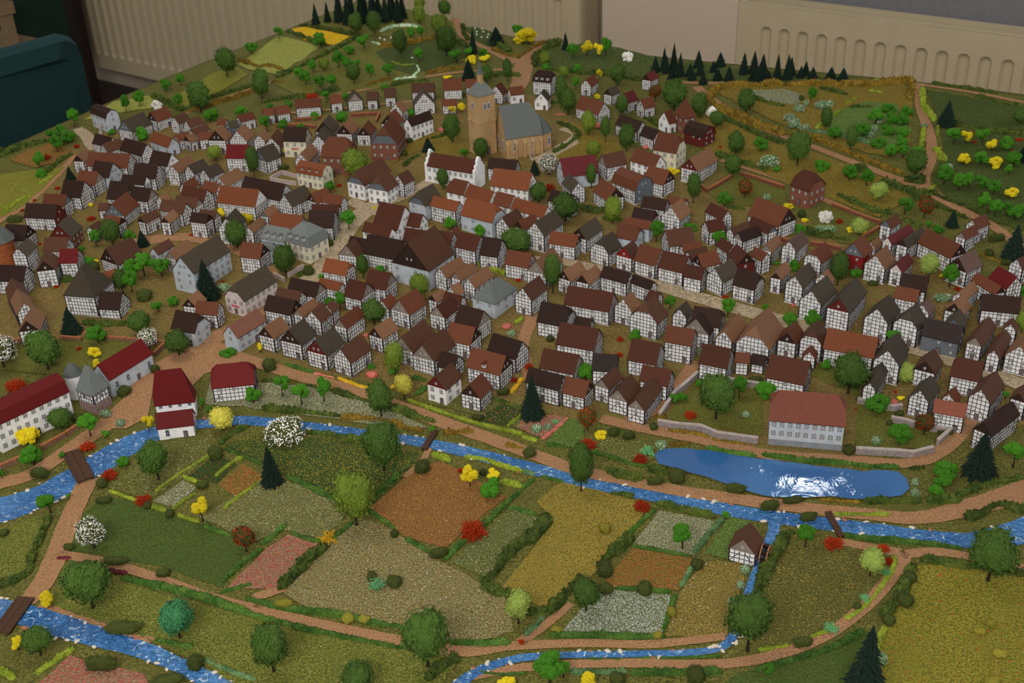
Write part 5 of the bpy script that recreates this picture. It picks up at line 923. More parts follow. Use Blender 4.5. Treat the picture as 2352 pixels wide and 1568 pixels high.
# keep neighbours from standing in one another: shift a little, trim the rest
def axes(h): c, s = math.cos(h['ang']), math.sin(h['ang']); return np.array([c, s]), np.array([-s, c])
def mtv(a, b):
    best = None; d = b['c'] - a['c']
    ax = axes(a); bx = axes(b)
    for n, o_, i in ((ax[0], a, 0), (ax[1], a, 1), (bx[0], b, 0), (bx[1], b, 1)):
        ra = abs(n @ ax[0])*a['L']/2 + abs(n @ ax[1])*a['W']/2; rb = abs(n @ bx[0])*b['L']/2 + abs(n @ bx[1])*b['W']/2
        ov = ra + rb - abs(n @ d)
        if ov <= 0: return None
        if best is None or ov < best[0]: best = (ov, n if n @ d > 0 else -n)
    return best
FIX = {'churchtower', 'nave', 'stepped', 'manor', 'mill', 'villa', 'hiphouse', 'squaretower', 'gatetower', 'chapel', 'slatehall'}
for h in HS: h['c0'] = h['c'].copy(); h['L0'], h['W0'] = h['L'], h['W']
PAIRS = []
for i in range(len(HS)):
    for j in range(i+1, len(HS)):
        a, b = HS[i], HS[j]
        if {a['extra'], b['extra']} == {'churchtower', 'nave'}: continue
        if np.linalg.norm(a['c']-b['c']) < (math.hypot(a['L'], a['W']) + math.hypot(b['L'], b['W']))/2 + .02: PAIRS.append((a, b))
for it in range(70):
    moved = 0
    if True:
        for a, b in PAIRS:
            m_ = mtv(a, b)
            if not m_: continue
            ov, n = m_; moved += 1; ov += .0003
            for hh_, sg in ((a, -1), (b, 1)):
                share = 0.5
                if a['extra'] in FIX and b['extra'] in FIX: share = .5
                elif hh_['extra'] in FIX: share = 0.0
                elif (a['extra'] in FIX) or (b['extra'] in FIX): share = 1.0
                mv = ov*share
                if mv == 0: continue
                ax = axes(hh_); p0, p1 = abs(n @ ax[0]), abs(n @ ax[1])
                # half by moving (never far from where it stands), half by trimming
                new = hh_['c'] + sg*n*mv*.5
                if np.linalg.norm(new - hh_['c0']) < .009: hh_['c'] = new
                if it > 4:
                    if p0 > p1: hh_['L'] = max(.55*hh_['L0'], hh_['L'] - mv*.5*p0)
                    else: hh_['W'] = max(.6*hh_['W0'], hh_['W'] - mv*.5*p1)
    if not moved: break
print('house overlaps left', moved, 'after', it)

def house(h):
    L, W, hh, H = h['L'], h['W'], h['h'], h['H']
    if W < h['W0']: H = hh + (h['H']-hh)*max(.75, W/h['W0'])
    zg = T(*h['c']); man = h['man']; ex = h['extra']
    t1, t2 = h['t1'], h['t2']
    nm = {'f': 'half_timbered_house', 'k': 'brick_house', 'K': 'boarded_house', 'R': 'red_house', 'S': 'slate_clad_house'}.get(h['wall'], 'plastered_house')
    if ex: nm = dict(hiphouse='courtyard_house', villa='villa', slatehall='hall', slatewing='wing_house', squaretower='square_tower', gatetower='gate_tower', chapel='chapel', churchtower='church', nave='church',
                     stepped='stepped_gable_hall', manor='manor_house', mill='watermill').get(ex, nm)
    root = h.get('root') or empty(nm, (h['c'][0], h['c'][1], zg), h['ang'])
    h['root'] = root; h['top'] = H
    Minv = root.matrix_basis.inverted()
    M0 = Matrix.Translation((h['c'][0], h['c'][1], zg)) @ Matrix.Rotation(h['ang'], 4, 'Z')
    off = h.get('off')                       # for parts of a joined building
    def place(o): 
        if off is not None: o.matrix_basis = off
        return o
    rise = H-hh; sl = 2*rise/W
    rmat = 'roof_' + h['roof']; wmat = 'yellow_plaster' if h['wall'] == 'Y' else 'wall_' + h['wall']
    # ---- roof
    mb = MB()
    def uvf(p, side): return (p[0], math.hypot(p[1], p[2]))
    if man:
        yb, zb = .34*W, hh + .66*rise
        prof = [(-W/2, hh), (-yb, zb), (0, H), (yb, zb), (W/2, hh)]
        vs = [(x, y, z) for x in (-L/2, L/2) for y, z in prof]; n = 5; fs = [(i, i+1, n+i+1, n+i) for i in range(4)]
        fs = [tuple(reversed(f)) for f in fs]
        uvs = []
        for f in fs:
            uvs.append([(vs[k][0], math.hypot(vs[k][1]-vs[f[0]][1], vs[k][2]-vs[f[0]][2])) for k in f])
        mb.slab(vs, fs, TH, 0, uvs)
    elif ex == 'villa':
        zl = hh + .5*rise; i_ = .0045; vs = []
        for k_, (dx, z) in enumerate(((0, hh), (i_, zl), (.42*W, H))):
            for sx, sy in ((-1, -1), (1, -1), (1, 1), (-1, 1)): vs.append((sx*(L/2-dx), sy*max(.0005, W/2-dx), z))
        fs = [(r*4+k, r*4+(k+1) % 4, (r+1)*4+(k+1) % 4, (r+1)*4+k) for r in (0, 1) for k in range(4)] + [(8, 9, 10, 11)]
        mb.slab(vs, fs, TH, 0, [[(vs[k][0]+vs[k][1], vs[k][2]*1.3) for k in f] for f in fs])
    else:
        vs, fs = [], []
        def ins(t): return 0 if t is None else min((1-t)*W/2*.85, L/2-.001)
        i1, i2 = ins(t1), ins(t2)
        vs += [(-L/2+i1, 0, H), (L/2-i2, 0, H)]
        for sy in (-1, 1):
            o_ = len(vs); loop = [(-L/2, sy*W/2, hh), (L/2, sy*W/2, hh)]
            if t2: loop.append((L/2, sy*(1-t2)*W/2, hh+t2*rise))
            vs += loop; ids = list(range(o_, o_+len(loop))) + [1, 0]
            if t1: vs.append((-L/2, sy*(1-t1)*W/2, hh+t1*rise)); ids.append(len(vs)-1)
            h_ = {'l': o_, 'r': o_+1}
            fs.append(tuple(ids) if sy < 0 else tuple(reversed(ids)))
            if sy < 0: lo_ids = (ids[-1] if t1 else o_, o_+2 if t2 else o_+1)
            else: hi_ids = (ids[-1] if t1 else o_, o_+2 if t2 else o_+1)
        if t1 is not None: fs.append((0, hi_ids[0], lo_ids[0]))
        if t2 is not None: fs.append((1, lo_ids[1], hi_ids[1]))
        uvs = []
        for f in fs:
            hip = len(f) == 3
            uvs.append([((vs[k][1] if hip else vs[k][0]), math.hypot(abs(vs[k][0]) - L/2 if hip else abs(vs[k][1])-W/2, vs[k][2]-hh)) for k in f])
        mb.slab(vs, fs, TH, 0, uvs)
    place(mb.build('roof', rmat, root))
    # ---- body
    hw, hl = W/2-OV, L/2-OV; zs = hh + OV*sl - TH - .0003; za = H - TH - .0004; zb0 = -.012
    if man: zs = hh + OV*(.66*rise/(.16*W)) - TH*1.3
    def top(y, t):
        y = abs(y)
        if man: z = za - (H-(hh+.66*rise))*y/(.34*W) if y < .34*W else zs + (hw-y)*(hh+.66*rise-TH*1.3-zs)/max(1e-6, hw-.34*W)
        else: z = za - y*sl
        if t is not None: z = min(z, hh + t*rise - .0004 if t else zs)
        return max(z, zs) if y <= hw else zs
    mb = MB()
    if ex == 'squaretower':
        pass
    for sy in (-1, 1):
        f = [(-hl, sy*hw, zb0), (hl, sy*hw, zb0), (hl, sy*hw, zs), (-hl, sy*hw, zs)]
        mb.add(f, [(0, 1, 2, 3) if sy < 0 else (3, 2, 1, 0)])
    for sx, t in ((-1, t1), (1, t2)):
        ys = [-hw, hw] + [0]
        if man: ys += [-.34*W, .34*W]
        if t: yk = (1-t)*W/2; ys += [-yk, yk]
        ys = sorted(set(ys)); f = [(sx*hl, -hw, zb0), (sx*hl, hw, zb0)] + [(sx*hl, y, top(y, t)) for y in reversed(ys)]
        mb.add(f, [tuple(range(len(f))) if sx > 0 else tuple(reversed(range(len(f))))])
    zt_ = zs; mb.add([(-hl, -hw, zt_), (hl, -hw, zt_), (hl, hw, zt_), (-hl, hw, zt_)], [(0, 1, 2, 3)])
    place(mb.build('body', wmat, root))
    # ---- faces seen from the photograph's side
    camv = Vector((-h['c'][0], -h['c'][1], 0))
    Rm = Matrix.Rotation(h['ang'], 3, 'Z')
    faces = []
    for nrm, wid, t in ((Vector((0, -1, 0)), 2*hl, 'e'), (Vector((0, 1, 0)), 2*hl, 'e'), (Vector((-1, 0, 0)), 2*hw, t1), (Vector((1, 0, 0)), 2*hw, t2)):
        d = (Rm @ nrm).dot(camv.normalized()); faces.append((d, nrm, wid, t, 'e' if t == 'e' else 'g'))
    faces.sort(key=lambda f: -f[0])
    tb = MB(); hastimber = h['wall'] == 'f'
    nwin = 0
    for d, nrm, wid, t, kind in faces:
        if d < -.35: continue
        ux = Vector((-nrm.y, nrm.x, 0)); dist = hw if kind == 'e' else hl
        org = nrm*dist
        tf = (lambda u: zs) if kind == 'e' else (lambda u: top(u, t))
        clad = None
        if kind == 'g' and (h['G'] or h['g']):
            clad = h['G'] or h['g']; z_lo = 0.0 if h['G'] else zs
            us_ = [-hw, hw, 0] + ([-.34*W, .34*W] if man else []) + ([-(1-t)*W/2, (1-t)*W/2] if t else [])
            us_ = sorted(set(us_)); pts = [(-hw, z_lo), (hw, z_lo)] + [(u, max(tf(u), z_lo+.0001)) for u in reversed(us_)]
            cb = MB(); n = len(pts)
            vs = [org + ux*u + Vector((0, 0, z)) - nrm*.0003 for u, z in pts] + [org + ux*u*.995 + Vector((0, 0, z-.0002)) + nrm*.0007 for u, z in pts]
            cb.add(vs, [tuple(range(n, 2*n))] + [(k, (k+1) % n, n+(k+1) % n, n+k) for k in range(n)])
            o_ = place(cb.build('gable_cladding', 'wall_' + clad, root))
            if h['g']: tf = lambda u: zs
        def beam(u0, z0, u1, z1, w=.00072):
            a = org + ux*u0 + Vector((0, 0, z0)); b = org + ux*u1 + Vector((0, 0, z1)); m_ = (a+b)/2; dv = b-a; ln = dv.length
            if ln < .0015: return
            dv.normalize(); tb.box(m_ + nrm*.0001, dv, nrm.cross(dv), nrm, ln, w, .0008)
        if hastimber and not (kind == 'g' and h['G']):
            zbot = .016 if ex == 'squaretower' else 0.0
            n = max(2, round(wid/.0060)); zmax = max(tf(0), zs)
            nr = max(3, round((zs-zbot)/.0062)); dz = (zs-zbot)/nr
            for i in range(n+1):
                u = -wid/2 + .0006 + (wid-.0012)*i/n; beam(u, zbot+.0004, u, tf(u)-.0004, .0012 if i in (0, n) else .00072)
            z = zbot + .0006
            while z < zmax - .001:
                lim = wid/2
                if z > zs and kind == 'g' and not h['g']:
                    while lim > 0 and tf(lim) < z: lim -= .0008
                if lim > .002: beam(-lim, z, lim, z)
                z += dz
            if n >= 4:
                for s_ in (-1, 1): beam(s_*(wid/2-.001), zbot+.0008, s_*(wid/2-2*wid/n), zbot+dz*2.6)
        if d < .12: continue
        # windows and door
        if ex == 'churchtower': continue
        big = ex in ('manor', 'villa') or h['wall'] in ('w', 'c', 'p', 'k')
        ww, wh = (.0056, .0072) if big else (.0050, .0056)
        if h['arch']: ww, wh = .0062, .0140
        if ex == 'nave': ww, wh = .0090, .027
        zlo = .012 if ex == 'manor' else 0.0
        ns = 1 if h['arch'] else max(1, round((zs-zlo)/.0155)); pitch = .0103 if ex == 'manor' else .017 if h['arch'] else (.0118 if big else .0150)
        if ex == 'nave': pitch = .026
        ncol = max(1, int((wid-.006)/pitch)); dcol = ncol//2 if nwin == 0 and ex not in ('nave', 'chapel', 'manor', 'squaretower') else -1
        jit = .0 if big else .0016
        Rz = math.atan2(-nrm.x, nrm.y)
        rr = random.Random(int(h['c'][0]*9999) + int(h['c'][1]*7777) + nwin)
        def put(me, name, u, z, sx, sz):
            M = Matrix.Translation(org + ux*u + nrm*.0003 + Vector((0, 0, z))) @ Matrix.Rotation(Rz, 4, 'Z') @ Matrix.Diagonal((sx, 1, sz, 1))
            link(name, me, root, (off @ M) if off is not None else M)
        for i in range(ncol):
            u = -wid/2 + wid*(i+.5)/ncol
            for s_ in range(ns):
                if not big and not h['arch'] and rr.random() < .22: continue
                z = zlo + (zs-zlo)*(s_+.55)/ns
                if ex == 'squaretower': z = zs*.75
                if i == dcol and s_ == 0:
                    put(ME_DOOR, 'door', u, .0002, .0062, min(.011, zs*.62)); continue
                put(ME_ARCH if h['arch'] or ex == 'chapel' else ME_WIN, 'window', u + rr.uniform(-jit, jit), z, ww, wh); nwin += 1
        if ex == 'manor' and kind == 'e':
            for i in range(ncol):
                if i % 2 == 0: put(ME_WIN, 'window', -wid/2 + wid*(i+.5)/ncol, .0055, .0044, .0040)
        if kind == 'g' and t is None and W > .030 and not h['arch']:
            zc = zs + (za-zs)*.32
            for u in ((-.0045, .0045) if W > .042 else (0,)): put(ME_WIN, 'window', u, zc, .0042, .0048)
    if tb.v: place(tb.build('timber_frame', 'timber', root))
    # ---- dormers
    if h['dorm'] or ex in ('villa', 'slatewing'):
        side = -1 if (Rm @ Vector((0, -1, 0))).dot(camv) > 0 else 1
        n = h['dorm'] or 3
        for i in range(n):
            x = (i - (n-1)/2)*L/(n+.6); y = side*W*(.44 if ex == 'villa' else .36); z = hh + (W/2-abs(y))*sl if ex != 'villa' else hh+.35*rise
            db = MB(); db.abox(x-.003, x+.003, y-.003, y+.003, z-.002, z+.0045, 0)
            db.add([(x-.004, y-.005, z+.0045), (x+.004, y-.005, z+.0045), (x+.004, y+.005, z+.0045), (x-.004, y+.005, z+.0045), (x, y-.005, z+.0075), (x, y+.005, z+.0075)], [(0, 1, 4), (2, 3, 5), (1, 2, 5, 4), (3, 0, 4, 5), (3, 2, 1, 0)], 1)
            dm = db.build('dormer', ['window_white', rmat], root)
            M = Matrix.Translation((x, y+side*.0031, z+.0015)) @ Matrix.Rotation(0 if side > 0 else math.pi, 4, 'Z') @ Matrix.Diagonal((.004, 1, .0046, 1)); link('window', ME_WIN, dm, M)
    if h['sign']:
        d, nrm, wid, t, kind = faces[0]; ux = Vector((-nrm.y, nrm.x, 0)); org = nrm*(hw if kind == 'e' else hl)
        sb = MB(); sb.box(org + nrm*.0008 + Vector((0, 0, zs*.52)), ux, nrm, (0, 0, 1), min(.016, wid*.5), .0012, .0026); sb.build('signboard', 'sign_red', root)
    return root
for h in HS:
    if h['extra'] == 'nave': continue
    house(h)
# ---- church: tower + nave + apse + stair + lantern as one building
ch = TOWER['root']; ch.name = 'church'
Mt = ch.matrix_basis.copy() if False else Matrix.Translation(ch.location) @ Matrix.Rotation(TOWER['ang'], 4, 'Z')
NAVE['root'] = ch
zg = T(*NAVE['c'])
NAVE['off'] = Mt.inverted() @ (Matrix.Translation((NAVE['c'][0], NAVE['c'][1], zg)) @ Matrix.Rotation(NAVE['ang'], 4, 'Z'))
house(NAVE)
tw, tl, th_ = TOWER['W'], TOWER['L'], TOWER['h']
mb = MB(); e_ = .0016
for (z0, z1, g) in ((th_*.55, th_*.57, .0014), (th_*.975, th_*1.0, .0010)): mb.abox(-tl/2+OV-g, tl/2-OV+g, -tw/2+OV-g, tw/2-OV+g, z0, z1)
mb.build('cornice', 'yellow_plaster', ch)
mb = MB(); mb.lathe([(.0068, 0), (.0068, .020), (.0080, .0205), (.0080, .022), (0, .022)], 6, 0, (0, 0, TOWER['H']-.008)); lt = mb.build('lantern', 'yellow_plaster', ch)
mb = MB(); mb.lathe([(.0088, 0), (.006, .006), (.0022, .020), (0, .027)], 6, 0, (0, 0, TOWER['H']+.0135)); mb.build('spire', 'roof_s', lt)
Rm = Matrix.Rotation(TOWER['ang'], 3, 'Z'); camv = Vector((-TOWER['c'][0], -TOWER['c'][1], 0)).normalized()
def church_win(nrm, dist, u, z, sx, sz, nm='window'):
    ux = Vector((-nrm.y, nrm.x, 0)); Rz = math.atan2(-nrm.x, nrm.y)
    link(nm, ME_ARCH if nm == 'window' else ME_DOOR, ch, Matrix.Translation(nrm*(dist+.0003) + ux*u + Vector((0, 0, z))) @ Matrix.Rotation(Rz, 4, 'Z') @ Matrix.Diagonal((sx, 1, sz, 1)))
fl = sorted([((Rm @ n_).dot(camv), n_, di, wi) for n_, di, wi in ((Vector((0, -1, 0)), tw/2-OV, tl), (Vector((0, 1, 0)), tw/2-OV, tl), (Vector((1, 0, 0)), tl/2-OV, tw), (Vector((-1, 0, 0)), tl/2-OV, tw))], key=lambda t: -t[0])[:2]
for k, (d, n_, di, wi) in enumerate(fl):
    for u in ((-.0048, .0048) if k == 0 else (0,)): church_win(n_, di, u, th_*.82, .0068, .0150)
    church_win(n_, di, .003, th_*.62, .0032, .0050); church_win(n_, di, .002, th_*.36, .0030, .0046)
church_win(fl[0][1], fl[0][2], 0, 0.0, .009, .018, 'door')
# buttresses along the nave
Mn = NAVE['off']; nl, nwid = NAVE['L'], NAVE['W']
side = -1 if (Matrix.Rotation(NAVE['ang'], 3, 'Z') @ Vector((0, -1, 0))).dot(Vector((-NAVE['c'][0], -NAVE['c'][1], 0))) > 0 else 1
for k in range(5):
    x = -nl/2 + .004 + (nl-.008)*k/4
    mb = MB(); y0 = side*(nwid/2-OV); hb = NAVE['h']*.86
    y1 = y0+side*.006
    mb.add([(x-.0022, y0, -.01), (x+.0022, y0, -.01), (x+.0022, y1, -.01), (x-.0022, y1, -.01), (x-.0022, y0, hb), (x+.0022, y0, hb), (x+.0022, y1, hb*.86), (x-.0022, y1, hb*.86)],
           [(0, 1, 5, 4), (1, 2, 6, 5), (2, 3, 7, 6), (3, 0, 4, 7), (4, 5, 6, 7)])
    b_ = mb.build('buttress', 'yellow_plaster', ch); b_.matrix_basis = Mn
# apse
mb = MB(); ra = nwid*.37; prof = [(ra, -.01), (ra, NAVE['h']*.86), (ra+.001, NAVE['h']*.88), (ra+.001, NAVE['h']*.9)]
xa = nl/2 + .006
cn = (xa, 0, 0); mb.lathe(prof, 8, 0, cn); o_ = mb.build('apse', 'yellow_plaster', ch); o_.matrix_basis = Mn
mb = MB(); mb.lathe([(ra+.0018, NAVE['h']*.9), (0, NAVE['h']+.032)], 8, 0, cn); o_ = mb.build('apse_roof', 'roof_s', ch); o_.matrix_basis = Mn
for a in (-60, -10, 40):
    n_ = Vector((math.cos(math.radians(a)), side*abs(math.sin(math.radians(a))) if a < 0 else -side*abs(math.sin(math.radians(a))), 0)); Rz = math.atan2(-n_.x, n_.y)
    o_ = link('window', ME_ARCH, ch, Mn @ Matrix.Translation(Vector(cn) + n_*(ra*.97) + Vector((0, 0, NAVE['h']*.5))) @ Matrix.Rotation(Rz, 4, 'Z') @ Matrix.Diagonal((.007, 1, .018, 1)))
tag(ch, 'yellow plastered church with slate roofs and a square lantern tower', 'church')
plain('grey_plinth', (128,134,146), 1.1, .85, .12)
# ---- stepped gables, mill wheel, stone base of the square tower, villa porch
for h in HS:
    if h['extra'] == 'stepped':
        L, W, H, hh = h['L'], h['W'], h['top'], h['h']
        for sx in (-1, 1):
            mb = MB(); xc = sx*(L/2-.0005); t_ = .0024
            for w0, z0, z1 in ((W/2+.001, -.01, hh+.004), (W*.36, hh+.004, hh+(H-hh)*.52), (W*.20, hh+(H-hh)*.52, H+.001)): mb.abox(xc-t_, xc+t_, -w0, w0, z0, z1)
            g = mb.build('stepped_gable', 'wall_w', h['root'])
            # round-topped merlons on every step
            for y0, z0, r0 in ((0, H+.001, W*.13), (W*.28, hh+(H-hh)*.52, W*.085), (-W*.28, hh+(H-hh)*.52, W*.085), (W*.44, hh+.004, W*.085), (-W*.44, hh+.004, W*.085)):
                mb = MB(); pr = [(y0+r0*math.cos(math.pi*k/8), z0+r0*1.15*math.sin(math.pi*k/8)) for k in range(9)]
                vs = [(xc-t_, y, z) for y, z in pr] + [(xc+t_, y, z) for y, z in pr]; n = 9
                mb.add(vs, [tuple(range(n)), tuple(reversed(range(n, 2*n)))] + [(k, k+n, (k+1) % n+n, (k+1) % n) for k in range(n)]); mb.build('round_merlon', 'wall_w', g)
    if h['extra'] == 'mill':
        s_ = 1; L, W = h['L'], h['W']
        Rm = Matrix.Rotation(h['ang'], 3, 'Z'); sy = 1 if (Rm @ Vector((0, 1, 0))).x > 0 else -1
        yw = sy*(W/2+.0065); r = .0125
        mb = MB()
        for yy in (-.0042, .0042): mb.lathe([(r*.78, -.0006), (r, -.0006), (r, .0006), (r*.78, .0006), (r*.78, -.0006)], 16, 0)
        # rings lie flat: turn them upright by hand
        ring = MB()
        for yy in (-.0042, .0042):
            for k in range(16):
                a0, a1 = 2*math.pi*k/16, 2*math.pi*(k+1)/16
                p = [(rr_*math.cos(a), yw+yy+dy, .011+rr_*math.sin(a)) for a in (a0, a1) for rr_ in (r*.78, r) for dy in (-.0007, .0007)]
                ring.add(p, [(0, 1, 3, 2), (4, 6, 7, 5), (2, 3, 7, 6), (0, 4, 5, 1), (0, 2, 6, 4), (1, 5, 7, 3)])
        wheel = ring.build('water_wheel', 'sandstone', h['root'])
        for k in range(12):
            a = 2*math.pi*k/12; c = Vector((r*.86*math.cos(a), yw, .011 + r*.86*math.sin(a)))
            mb = MB(); mb.box(c, (math.cos(a), 0, math.sin(a)), (0, 1, 0), (-math.sin(a), 0, math.cos(a)), r*.34, .0086, .0006); mb.build('paddle', 'dark_frame', wheel)
        mb = MB(); mb.tube([(0, sy*(W/2-.003), .011), (0, yw+sy*.006, .011)], .0014, 8); mb.build('axle', 'dark_frame', wheel)
    if h['extra'] == 'squaretower':
        plain('rubble', (128,108,104), 1.1, .9, .35, 300, bmp=.8)
        mb = MB(); L, W = h['L'], h['W']; g = .0006; mb.abox(-L/2+OV-g, L/2-OV+g, -W/2+OV-g, W/2-OV+g, -.012, .0155); mb.build('stone_base', 'rubble', h['root'])
    if h['extra'] == 'manor':
        mb = MB(); L, W = h['L'], h['W']; g = .0002; mb.abox(-L/2+OV-g, L/2-OV+g, -W/2+OV-g, W/2-OV+g, -.012, .0095); mb.build('plinth', 'grey_plinth', h['root'])
# round towers
def round_tower(gx, gy, top_px, r, roofrise, wmat, label, nseg=16):
    g = ground(gx, gy); lo, hi = 0, .3
    for _ in range(40):
        m_ = (lo+hi)/2
        if to_px((g[0], g[1], g[2]+m_))[1] > top_px: lo = m_
        else: hi = m_
    root = empty('round_tower', g)
    mb = MB(); mb.lathe([(r, -.01), (r, lo)], nseg); mb.build('body', wmat, root, True)
    mb = MB(); mb.lathe([(r*.9, lo-.001), (r*1.18, lo-.001), (r*.75, lo+roofrise*.45), (r*.3, lo+roofrise*.8), (0, lo+roofrise)], nseg); mb.build('roof', 'roof_s', root)
    tag(root, label, 'tower'); return root
round_tower(T3(705, 660, 0, 740)[0], T3(705, 660, 0, 740)[1], T3(685, 455, 0, 740)[1], .0128, .020, 'wall_w', 'white round stair tower with slate cone beside the red manor')
plain('brick_orange', (140,78,44), 1.2, .85, .25, 200, bmp=.3)
round_tower(12, 606, 548, .026, .030, 'brick_orange', 'orange brick round tower with slate cap at the board edge', 8)

# ---- labels of the houses
SPECIAL = dict(hiphouse=('half-timbered courtyard house under a tall hipped roof', 'house'), villa=('cream villa with slate mansard roof and dormers', 'villa'), slatehall=('pale blue hall under a hipped slate roof', 'hall'),
   slatewing=('slate roofed wing with dormers adjoining the cream villa', 'house'), squaretower=('square stone tower with half-timbered top and slate pyramid roof', 'tower'), gatetower=('red brick gate tower under a steep hipped roof', 'tower'),
   chapel=('white chapel under a tall steep red roof by the river', 'chapel'), stepped=('white hall with stepped gables in front of the church', 'hall'), manor=('long pale blue manor with pink tiled roof beside the pond', 'manor'),
   mill=('small half-timbered watermill with wooden wheel on the brook', 'mill'))
WALLN = dict(f='half-timbered house', w='white house', G='pale grey house', c='cream house', k='brick house', K='dark red boarded house', S='slate clad house', R='red walled house', p='pinkish house')
GABN = dict(D='dark boarded gable', P='grey plank gable', S='slate gable', K='maroon gable', R='red gable', w='white gable', p='pink gable')
for h in HS:
    if h['extra'] in ('nave', 'churchtower'): continue
    if h['extra'] in SPECIAL: tag(h['root'], *SPECIAL[h['extra']]); continue
    hip = 'half-hipped ' if (h['t1'] or h['t2']) else ('gambrel ' if h['man'] else '')
    ph = '%s %sroofed %s' % (ROOFN[h['roof']], hip, WALLN.get(h['wall'], 'house'))
    gc = h['G'] or h['g']
    if gc: ph = '%s %sroofed %s with %s' % (ROOFN[h['roof']], hip, WALLN.get(h['wall'], 'house'), GABN[gc])
    reg(h['root'], ph, 'house', 'houses of the model town')

# ================================================================ walls, bridges, small things
def wall_line(pl, ht, thick, mats, name, label, coping=True):
    P = [ground(x, y) for x, y in pl]; D = []
    for a, b in zip(P[:-1], P[1:]):
        n = max(1, int(np.linalg.norm(b-a)/.03)); D += [a+(b-a)*k/n for k in range(n)]
    D.append(P[-1]); root = empty(name, P[len(P)//2])
    inv = Vector(P[len(P)//2])
    def strip(z0, z1, th, nm, mt):
        mb = MB()
        for i, p in enumerate(D):
            a, b = D[max(i-1, 0)], D[min(i+1, len(D)-1)]; d = Vector((b[0]-a[0], b[1]-a[1])).normalized(); n = Vector((-d.y, d.x))*th/2
            z = T(p[0], p[1])
            for s_, zz in ((1, z0), (1, z1), (-1, z1), (-1, z0)): mb.v.append((p[0]+s_*n.x-inv.x, p[1]+s_*n.y-inv.y, z+zz-inv.z))
        for i in range(len(D)-1):
            for k in range(4): mb.f.append((i*4+k, i*4+(k+1) % 4, i*4+4+(k+1) % 4, i*4+4+k)); mb.m.append(0); mb.uv.append([(0, 0)]*4)
        for e_ in (0, len(D)-1): mb.f.append(tuple(e_*4+k for k in range(4))); mb.m.append(0); mb.uv.append([(0, 0)]*4)
        return mb.build(nm, mt, root)
    strip(-.006, ht, thick, 'masonry', mats[0])
    if coping: strip(ht-.0002, ht+.0015, thick*1.25, 'coping', mats[1])
    tag(root, label, 'wall'); return root
plain('grey_stone', (136,126,126), 1.15, .9, .25, 350, bmp=.6); plain('grey_coping', (160,150,146), 1.15, .9, .15, 200)
plain('red_stone', (120,90,70), 1.15, .9, .4, 400, bmp=.7); plain('red_coping', (150,92,60), 1.15, .9, .2, 200); plain('brick_red', (108,64,48), 1.15, .9, .3, 400, bmp=.6)
plain('lilac_stone', (168,152,150), 1.15, .9, .12, 200)
GS, RS, BR, LS = ('grey_stone', 'grey_coping'), ('red_stone', 'red_coping'), ('brick_red', 'red_coping'), ('lilac_stone', 'lilac_stone')
WL = [((1200, 740), '1580 490 1480 580 1370 670 1235 870', GS, 'grey garden wall running down beside the half-timbered row'), ((1200, 740), '1600 500 1690 510 1800 540 1900 560 2150 600', GS, 'grey garden wall behind the big round tree'),
 ((1200, 740), '1215 930 1400 960 1600 975 1750 1040 1900 1060 2120 1090', GS, 'long grey garden wall beside the lane to the white manor'), ((1752, 740), '850 730 940 750 1040 790 1180 800 1250 790', GS, 'short grey wall under the small green tree by the manor'),
 ((1752, 740), '1150 900 1260 920 1370 950', GS, 'short grey wall behind the round green tree'), ((1752, 740), '1500 985 1640 1000', GS, 'stub of grey wall beside the red blossom tree'), ((1752, 740), '1690 1000 1570 1110', GS, 'slanting grey wall below the pink tiled cottage'),
 ((1752, 740), '830 1180 1000 1190 1200 1200 1350 1215 1530 1170', GS, 'curved grey wall east of the white manor'),
 ((0, 740), '130 190 290 175', RS, 'low red stone wall under the tan cottage'), ((0, 740), '550 160 740 175', RS, 'low red stone wall behind the dark round tree'), ((0, 740), '760 125 1000 165 1280 185', RS, 'low red stone wall behind the red barn'),
 ((0, 740), '1390 195 1500 210 1390 310', RS, 'bent red stone wall beside the white blossom bush'), ((0, 740), '0 1330 210 1240', RS, 'red stone wall above the river near the wide bridge'), ((0, 740), '380 1150 580 1040 760 925', RS, 'red stone wall in front of the long red manor'),
 ((600, 0), '130 1150 250 1145 400 1150 490 1160', BR, 'low brick terrace wall behind the cream house'), ((600, 0), '300 1095 480 1085 540 1070', BR, 'low brick terrace wall under the back cottages'), ((600, 0), '810 1055 950 1045 1065 1040 1035 1110', BR, 'angled brick terrace wall round the flower bed'),
 ((1200, 380), '1600 200 1660 245 1780 180 1880 115', BR, 'brick garden wall bending round the dark oval tree'), ((1200, 380), '1960 90 2100 130 2250 185 2352 215', BR, 'brick terrace wall above the red leaved tree'), ((1752, 380), '0 150 100 180 190 215', BR, 'brick terrace wall running to the brick manor'),
 ((1752, 380), '620 370 800 440 950 500 1060 530', BR, 'brick terrace wall beyond the brick manor'), ((1752, 380), '1040 580 970 625 900 660', BR, 'brick wall beside the red roofed row'), ((1752, 380), '430 720 560 735 700 770', BR, 'low brick wall below the flower garden'), ((1752, 380), '130 670 230 700', BR, 'brick wall stub above the mauve roof'),
 ((600, 380), '120 1000 210 1050', LS, 'pale lilac wall under the round tree by the villa'), ((600, 380), '245 1010 320 960 385 930', LS, 'pale lilac wall in front of the villa'), ((600, 380), '85 135 190 80 330 120', LS, 'pale grey basin wall beside the mansard hotel'), ((600, 380), '85 140 200 165 320 180', LS, 'near pale grey basin wall beside the mansard hotel')]
for o_, s, mt, lb in WL:
    wall_line([T3(x, y, *o_) for x, y in pts_of(s)], .0075 if mt != GS else .0095, .0042 if mt == GS else .0032, mt, 'garden_wall', lb)

